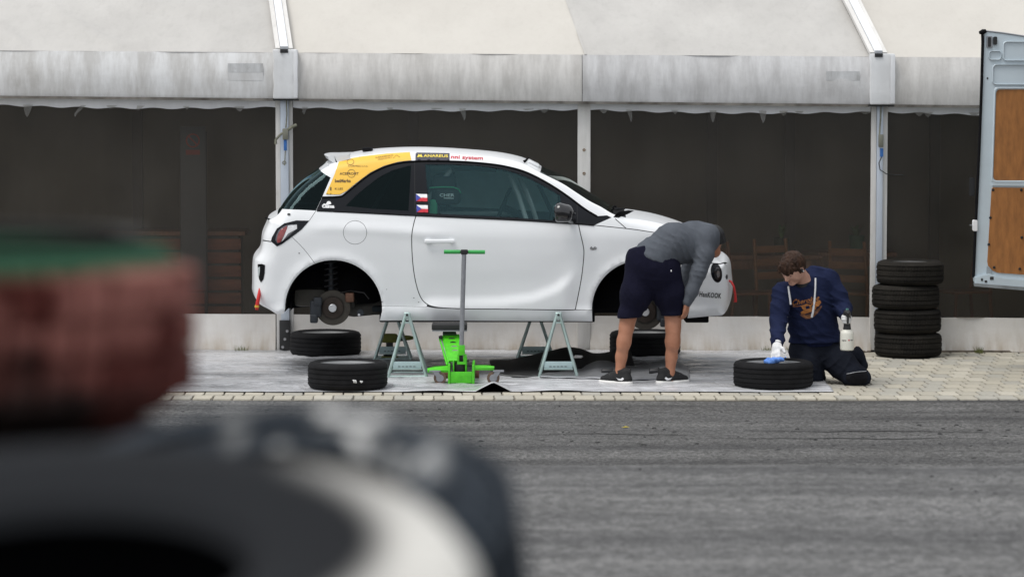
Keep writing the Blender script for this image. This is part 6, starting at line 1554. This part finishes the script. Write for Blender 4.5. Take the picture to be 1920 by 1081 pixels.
f.chain([K['p'], K['kl']], [.1, .06], .04); f.chain([K['p'], K['kr']], [.1, .06], .04); f.chain([K['kl'], K['al']], [.055, .035]); f.chain([K['kr'], K['ar_']], [.055, .035])
f.chain([K['c'], K['n'], C-fw*.025-upv*.05], [.08, .057, .055], .03)
# head: skull, jaw, cheeks, nose, brow, eye hollows, lips, ears
f.cap(C-fw*.018+upv*.022, C+fw*.022+upv*.016, .087, .078, .03); f.cap(C+fw*.032-upv*.02, C+fw*.048-upv*.088, .062, .034, .03); f.cap(C+fw*.02-upv*.06+rt*.035, C+fw*.02-upv*.06-rt*.035, .034, .034, .03)
f.cap(C+fw*.085+upv*.016, C+fw*.112-upv*.022, .010, .0145, .010); f.cap(C+fw*.102-upv*.027+rt*.011, C+fw*.102-upv*.027-rt*.011, .009, .009, .006)
for sg in (-1, 1):
    f.cap(C+fw*.083+upv*.022+rt*sg*.014, C+fw*.074+upv*.022+rt*sg*.045, .011, .010, .012)
    f.cap(C+fw*.096+upv*.002+rt*sg*.032, C+fw*.094+upv*.002+rt*sg*.036, .012, .012, .010, sub=True)
    f.cap(C+fw*.074+upv*.001+rt*sg*.032, C+fw*.074+upv*.001+rt*sg*.034, .012, .012, .003)
    f.cap(C+fw*.064-upv*.03+rt*sg*.036, C+fw*.06-upv*.035+rt*sg*.04, .024, .022, .02)
    f.cap(C-fw*.008+upv*.010+rt*sg*.083, C-fw*.006-upv*.028+rt*sg*.080, .019, .012, .006, flat=(rt, 2.2))
f.cap(C+fw*.089-upv*.054+rt*.018, C+fw*.089-upv*.054-rt*.018, .009, .009, .008); f.cap(C+fw*.086-upv*.066+rt*.015, C+fw*.086-upv*.066-rt*.015, .0095, .0095, .007); f.cap(C+fw*.083-upv*.088+rt*.006, C+fw*.083-upv*.088-rt*.006, .02, .02, .012)
hand(f, K['wl'], (-.15, -.55, -.55), (0, -.5, -.85), 1, curl=.5); hand(f, K['wr'], (.10, -.75, .05), (-.9, -.2, 0), 1, curl=.75)
man2 = link('person', rel(f.mesh('person'), o2), M_skinf, None, label='man in navy hooded sweatshirt kneeling and wiping a wheel', cat='person'); man2.location = o2
# eyes, brows, beard shade as own pieces
for sg in (-1, 1):
    e = C+fw*.083+upv*.002+rt*sg*.033; V, F = tube_geo([e-rt*.012, e+fw*.003, e+rt*.012], [.002, .004, .002], 6); pyd('eyelid', [Vector(v)-o2 for v in V], F, mat('eye_dark', (.03, .018, .012), .5), man2)
    e = C+fw*.094+upv*.026+rt*sg*.03; V, F = tube_geo([e-rt*sg*.016-fw*.0, e+upv*.003-fw*.004, e+rt*sg*.018-fw*.014], [.003, .004, .002], 6); pyd('eyebrow', [Vector(v)-o2 for v in V], F, M_hair, man2)
V, F = tube_geo([C+fw*.096-upv*.060+rt*.020-fw*.006, C+fw*.0985-upv*.0595, C+fw*.096-upv*.060-rt*.020-fw*.006], .0022, 6); pyd('mouth_line', [Vector(v)-o2 for v in V], F, mat('lip_dark', (.2, .07, .06), .5), man2)
# tousled hair
f = Field(C-.17, C+.17, .0042)
f.cap(C-fw*.024+upv*.034, C+fw*.026+upv*.040, .094, .078, .02); f.cap(C-fw*.045+upv*.0, C-fw*.05-upv*.035, .078, .058, .02)
rh = random.Random(4)
for i in range(300):
    a = rh.uniform(0, 6.28); b = rh.uniform(.0, 1.0)
    n = upv*b+(fw*math.cos(a)+rt*math.sin(a))*math.sqrt(1-b*b); n /= np.linalg.norm(n)
    if n@fw > .55 and n@upv < .45: continue
    st = C+upv*.028+n*.082; tn = np.array([rh.uniform(-1, 1) for _ in range(3)])+fw*.9-upv*.3; tn -= n*(tn@n)*.75; tn /= np.linalg.norm(tn); f.cap(st, st+tn*rh.uniform(.025, .05)+n*rh.uniform(.0, .008), .0085, .0025, .004)
for i in range(12):
    s_ = (i-5.5)/6; st = C+fw*.07+upv*.068+rt*s_*.06; f.cap(st, st+fw*.030-upv*rh.uniform(.012, .035)+rt*rh.uniform(-.01, .01), .013, .004, .008)
for sg in (-1, 1): f.cap(C+rt*sg*.074+upv*.03+fw*.02, C+rt*sg*.077-upv*.018+fw*.012, .02, .009, .012)
f.disp(folds(.0022, [(150, 60, 110, 0, 1), (90, 160, 40, 1, .8)]))
mesh_part('hair', f, M_hair, man2, o2)
e = C+rt*.088-fw*.004-upv*.006; ep = lambda v: Vector(v)-o2
for sg in (-1, 1):
    e = C+rt*sg*.090+fw*.004-upv*.008; V, F = tube_geo([e+upv*.018, e-upv*.014], [.012, .010], 8); pyd('earpiece', [ep(v) for v in V], F, M_dark, man2); V, F = tube_geo([e-upv*.004+rt*sg*.010-fw*.002, e-upv*.006+rt*sg*.014], .005, 8); pyd('earpiece_tip', [ep(v) for v in V], F, M_wht, man2)
# hoodie
fy = (np.array([0, 1, 0]), 1.22)
f = Field(lo, hi, .007)
f.chain([A(1529, 640, 24.0), K['w'], K['m'], K['c']], [.192, .190, .182, .178], .05, flat=fy); f.chain([K['sl'], A(1500, 545, 23.90), A(1525, 532, 23.93), K['sr']], [.082, .11, .11, .088], .05)
f.chain([K['sl'], A(1462, 580, 23.81), K['el'], A(1458, 632, 23.58), A(1457.5, 645, 23.50)], [.084, .074, .066, .054, .047], .025); f.chain([K['sr'], A(1570, 553, 23.93), K['er'], A(1585, 592, 23.76)], [.09, .078, .070, .052], .025)
f.chain([A(1487, 536, 23.88), A(1508, 527, 23.93), A(1527, 512, 23.93)], [.05, .055, .058], .03); f.chain([A(1527, 515, 23.93), A(1534, 514, 23.99), A(1512, 518, 24.03)], [.055, .058, .062], .03)
f.disp(ridge(.020, 50, 0, 90, .3, A(1480, 590, 23.8), .09, .13, 1.5)); f.disp(ridge(.020, 60, 0, 70, 1.3, A(1558, 580, 23.8), .11, .14, 1.6)); f.disp(ridge(.009, 40, 8, 70, 2.0)); f.disp(ridge(.009, 25, 0, 150, .7, A(1525, 628, 23.9), .3, .04, 1.5))
f.disp(lambda X, Y, Z: .006*np.sin(75*Z+16*X+3*np.sin(12*X))*(np.exp(-((Z-A(1520, 628, 24)[2])/.06)**2)+.9*np.exp(-((X-K['el'][0])/.08)**2-((Z-K['el'][2])/.09)**2)+.9*np.exp(-((X-K['er'][0])/.08)**2-((Z-K['er'][2])/.09)**2)))
f.cut(A(1529, 641, 24.0), (0.03, 0, -1)); f.cap(A(1501, 527, 23.80), A(1508, 522, 23.90), .050, .058, .015, sub=True)
M_hood = cloth('hoodie_navy', (.013, .018, .048), .18, .3, 40)
hood_o = mesh_part('hooded_sweatshirt', f, M_hood, man2, o2); hme = hood_o.data
f = Field(lo, hi, .007); f.chain([A(1529, 636, 24.0), A(1529, 646, 24.0)], [.178, .176], .03, flat=fy); f.cut(A(1529, 634, 24.0), (0, 0, 1)); f.cut(A(1529, 648, 24.0), (.03, 0, -1)); mesh_part('waist_rib', f, cloth('hoodie_rib', (.010, .014, .042), .2, .8, 60, (4, 4, .3)), man2, o2)
for pts in ([A(1457.5, 642, 23.51), A(1457, 649, 23.46)], [A(1585, 590, 23.76), A(1587, 594, 23.72)]):
    V, F = tube_geo([Vector(pts[0])-o2, Vector(pts[1])-o2], [.048, .044], 20); pyd('cuff', V, F, MATS['hoodie_rib'], man2)
f = Field(lo, hi, .007); f.chain([K['n']+np.array([0, .0, -.05]), K['n']+np.array([-.005, -.005, .012])], [.075, .064], .02); mesh_part('undershirt', f, M_hairb, man2, o2)
pl_ = lambda u, v: Vector(A(u, v, 23.75))-o2
def hprint(nm, V2, F, m, off=.004): return decal(nm, V2, F, m, hood_o, hme, pl_, (0, 1, 0), off)
M_or = mat('print_orange', (.36, .135, .03), .7, var=.35, vscale=60); M_or2 = mat('print_brown', (.13, .055, .03), .8, var=.5, vscale=60)
V, F = text_geo('Cherokee', 1, .015, shear=.35); B = np.array(V); wd_ = B[:, 0].max()-B[:, 0].min()
def arc(a, b):
    u = (a-B[:, 0].min())/wd_; return (1487+50*u, 572-11*u+b*(17-5*u)*1.0-0)
V2 = [(1487+50*((a-B[:, 0].min())/wd_), 573.5-11.5*((a-B[:, 0].min())/wd_)-b*(16 if (a-B[:, 0].min())/wd_ < .16 else 13)) for a, b in V]
hprint('lettering', V2, F, M_or)
hprint('swash', [p for i in range(21) for p in ((1488+2.2*i, 574.5-.42*i+1.5*math.sin(i*.3)), (1488+2.2*i, 575.6-.42*i+1.5*math.sin(i*.3)))], [(2*i, 2*i+1, 2*i+3, 2*i+2) for i in range(20)], M_or)
def poly2(nm, pts, m, off=.004):
    pl = resample(np.array(pts, float), 2.0, True); Gq = grid_pts(pl, 3.0, .9); V2, F = cdt(Gq if len(Gq) else [], [(pl, True)]); T3 = [(q[0], q[k], q[k+1]) for q in F for k in range(1, len(q)-1)]; c = V2[np.array(T3)].mean(1); ok = inpoly(c, pl); return hprint(nm, [tuple(v) for v in V2], [t for t, z in zip(T3, ok) if z], m, off)
poly2('vehicle_print', [(1503, 574), (1512, 570.5), (1520, 571), (1525, 567.5), (1538, 562.5), (1541, 567), (1536, 574), (1531, 576), (1531, 580), (1519, 586), (1510, 589), (1504, 590), (1502, 586), (1508, 582), (1505, 579)], M_or)
poly2('window_print', [(1511, 574.5), (1518, 573), (1519, 578), (1512, 580)], M_hood, .0055); poly2('window_print', [(1522, 572.5), (1528, 570), (1528, 575), (1523, 577)], M_hood, .0055)
poly2('badge_print', [(1497, 583), (1501, 590), (1508, 592), (1520, 588), (1532, 581), (1540, 574), (1543, 573), (1538, 583), (1530, 592), (1520, 598), (1512, 598.5), (1503, 593)], M_or2, .0035)
for i in range(4): hprint('text_line', [(1506+3*i, 591.5+1.6*i-0), (1534-2*i, 582+3.4*i), (1534-2*i, 583+3.4*i), (1506+3*i, 592.6+1.6*i)], [(0, 1, 2, 3)], M_or, .005)
M_cord = mat('hood_cord_white', (.68, .68, .70), .7, var=.05)
def cord(pts, r):
    bmx = bmesh.new(); bmx.from_mesh(hme); bt = BVHTree.FromBMesh(bmx); bmx.free(); P = []
    for a, b in pts:
        q = pl_(a, b); h_ = bt.ray_cast(q-Vector((0, 1, 0)), Vector((0, 1, 0)))[0]; P.append((h_ if h_ is not None else q)-Vector((0, .008, 0)))
    tube('hood_cord', P, r, M_cord, hood_o, 8)
cord([(1479, 537), (1480, 548), (1482, 560), (1483, 571)], [.007, .0075, .008, .0085]); cord([(1530.5, 522), (1529.5, 540), (1527.5, 565), (1525, 585), (1523, 595)], [.007, .007, .008, .0085, .009])
# work trousers
f = Field(lo, hi, .0072)
f.chain([A(1512, 655, 24.02), A(1546, 655, 24.04)], [.135, .135], .05); f.cap(A(1529, 640, 24.02), A(1529, 655, 24.02), .155, .155, .05)
f.chain([A(1508, 660, 23.98), A(1514, 685, 23.90), K['kl']], [.115, .105, .088], .04); f.chain([A(1552, 662, 24.0), A(1580, 685, 23.88), K['kr']], [.118, .108, .092], .04)
f.chain([K['kl'], A(1530, 708, 24.05), K['al']], [.082, .07, .055], .03); f.chain([K['kr'], A(1610, 706, 24.0), K['ar_']], [.085, .07, .055], .03)
f.cap(A(1596, 706, 23.79), A(1617, 708, 23.80), .072, .07, .03); f.cap(A(1608, 655, 24.10), A(1620, 685, 24.05), .028, .035, .03); f.cap(A(1578, 662, 24.02), A(1608, 668, 24.06), .06, .05, .04)
f.disp(ridge(.016, 60, 0, -70, .3, A(1570, 680, 23.8), .13, .1, 1.5)); f.disp(ridge(.015, 30, 0, 90, 1.3, A(1515, 680, 23.8), .1, .1, 1.5)); f.disp(ridge(.004, 60, 10, 50, 2.0)); f.cut((0, 0, .006), (0, 0, -1)); f.cut(A(1529, 636, 24.0), (0, 0, 1))
tro = mesh_part('work_trousers', f, cloth('trousers_dark_navy', (.011, .013, .020), .25, .35, 25), man2, o2); tme = tro.data
M_pad = cloth('knee_pad_black', (.010, .010, .012), .3, .5, 30)
def tprint(nm, V2, F, m, off=.004): return decal(nm, V2, F, m, tro, tme, pl_, (0, 1, 0), off)
kp = [(1587, 701), (1598, 697), (1614, 695), (1625, 697), (1628, 706), (1624, 717), (1608, 719), (1592, 716), (1585, 709)]
plk = resample(np.array(kp, float), 2.5, True); V2, F = cdt(grid_pts(plk, 3.0, .9), [(plk, True)]); T3 = [(q[0], q[k], q[k+1]) for q in F for k in range(1, len(q)-1)]; c = V2[np.array(T3)].mean(1); ok = inpoly(c, plk); tprint('knee_patch', [tuple(v) for v in V2], [t for t, z in zip(T3, ok) if z], M_pad)
tprint('piping', [p for i in range(19) for p in ((1587+2.1*i, 699.5-.25*i-1.6*math.sin(i/18*3.14)), (1587+2.1*i, 700.4-.25*i-1.6*math.sin(i/18*3.14)))], [(2*i, 2*i+1, 2*i+3, 2*i+2) for i in range(18)], mat('reflective_piping', (.40, .41, .42), .4), .006)
shoe(man2, o2, K['ar_']+np.array([.02, .02, 0]), math.radians(80), 'shoe', .27, M_hairb, M_hairb, False); shoe(man2, o2, K['al']+np.array([0, .0, 0]), math.radians(95), 'shoe', .27, M_hairb, M_hairb, False)
# gloves
M_glove = cloth('glove_white', (.66, .66, .66), .08, .3, 60)
for nm, w, d, pn, cu in (('glove', K['wl'], (-.15, -.55, -.55), (0, -.5, -.85), .5), ('glove', K['wr'], (.10, -.75, .05), (-.9, -.2, 0), .75)):
    f = Field(w-.2, w+.2, .0045); hand(f, w, d, pn, 1, curl=cu, r=.0125, k=.005); f.cap(w-np.array(d)*.02, w+np.array(d)*.03, .036, .035, .015); f.v -= .002; mesh_part(nm, f, M_glove, man2, o2)
# blue wiping cloth under the hand
tz = .012+TW+.0; cc = at(1452, 672, 23.30); cc.z = tz+.012
f = Field(np.array(cc)-.14, np.array(cc)+.14, .005); cz = np.array(cc)
for a, b, r in (((-.06, 0, -.002), (.03, .0, .006), .022), ((-.03, -.03, 0), (.02, .03, .004), .024), ((.02, 0, .004), (.065, -.01, .016), .014), ((.05, -.01, .012), (.08, .0, .026), .008), ((-.05, .02, 0), (-.01, -.03, .012), .02), ((0, .03, .01), (.03, -.02, .018), .018)): f.cap(cz+np.array(a), cz+np.array(b), r, r*.8, .012)
f.disp(folds(.004, [(140, 60, 90, 0, 1), (90, 150, 60, 1, .8)])); f.cut((0, 0, tz+.001-.012+.0), (0, 0, -1))
cl_o = link('wiping_cloth', rel(f.mesh('wiping_cloth'), cc), cloth('cloth_blue', (.13, .27, .66), .2, .4, 40), None, label='crumpled blue wiping cloth under the gloved hand on the wheel', cat='cloth'); cl_o.location = cc
# spray bottle in the other hand
bpv = at(1588, 656, 23.61); bt_o = thing('spray_bottle', 'white spray bottle with black trigger head held by the kneeling man', 'bottle', bpv)
bx_ = lambda a, b: (at(a, b, 23.61)-bpv)
hB = bx_(1588, 617).z; lathe('bottle', [(0, 0), (.046, 0), (.052, .006), (.053, .02), (.053, hB-.035), (.049, hB-.018), (.036, hB-.006), (.026, hB+.002), (.022, hB+.01), (0, hB+.01)], mat('bottle_translucent_white', (.66, .65, .58), .4, var=.06, vscale=5), bt_o, 32)
def fb(pts, m, nm, k=.012):
    f = Field((-.12, -.16, hB-.06), (.12, .12, hB+.24), .005)
    for a, b, r0, r1 in pts: f.cap(a, b, r0, r1, k)
    link(nm, f.mesh(nm), m, bt_o)
fb([((0, 0, hB+.004), (0, 0, hB+.03), .031, .026), ((0, 0, hB+.03), (-.002, -.004, hB+.085), .022, .03), ((-.006, 0, hB+.085), (-.004, -.03, hB+.125), .032, .030), ((-.004, -.02, hB+.12), (.0, -.075, hB+.128), .025, .015)], M_blk, 'trigger_head')
tube('trigger', [(0, -.05, hB+.115), (0, -.062, hB+.085), (0, -.05, hB+.05)], [.009, .008, .007], M_blk, bt_o, 8); lathe('nozzle', [(0, 0), (.010, 0), (.011, .014)], mat('nozzle_teal', (.10, .25, .22), .4), bt_o, 12, axis='z', loc=(-.004, -.035, hB+.15))
def bl(u, v): a = u/.0545; return (.0545*math.sin(a), -.0545*math.cos(a), v)
for s_, u0, v0, sz, m in (('ngres', -.047, .075, .016, M_blk), ('wur', .022, .077, .016, M_blk)):
    V, F = text_geo(s_, sz, .0004); pyd('label_print', [bl(u0+a, v0+b) for a, b in V], F, m, bt_o, smooth=False)
pyd('label_emblem', [bl(.006, .075), bl(.013, .075), bl(.0155, .087), bl(.0095, .0855), bl(.004, .087)], [(0, 1, 2, 3, 4)], M_redp, bt_o, smooth=False)
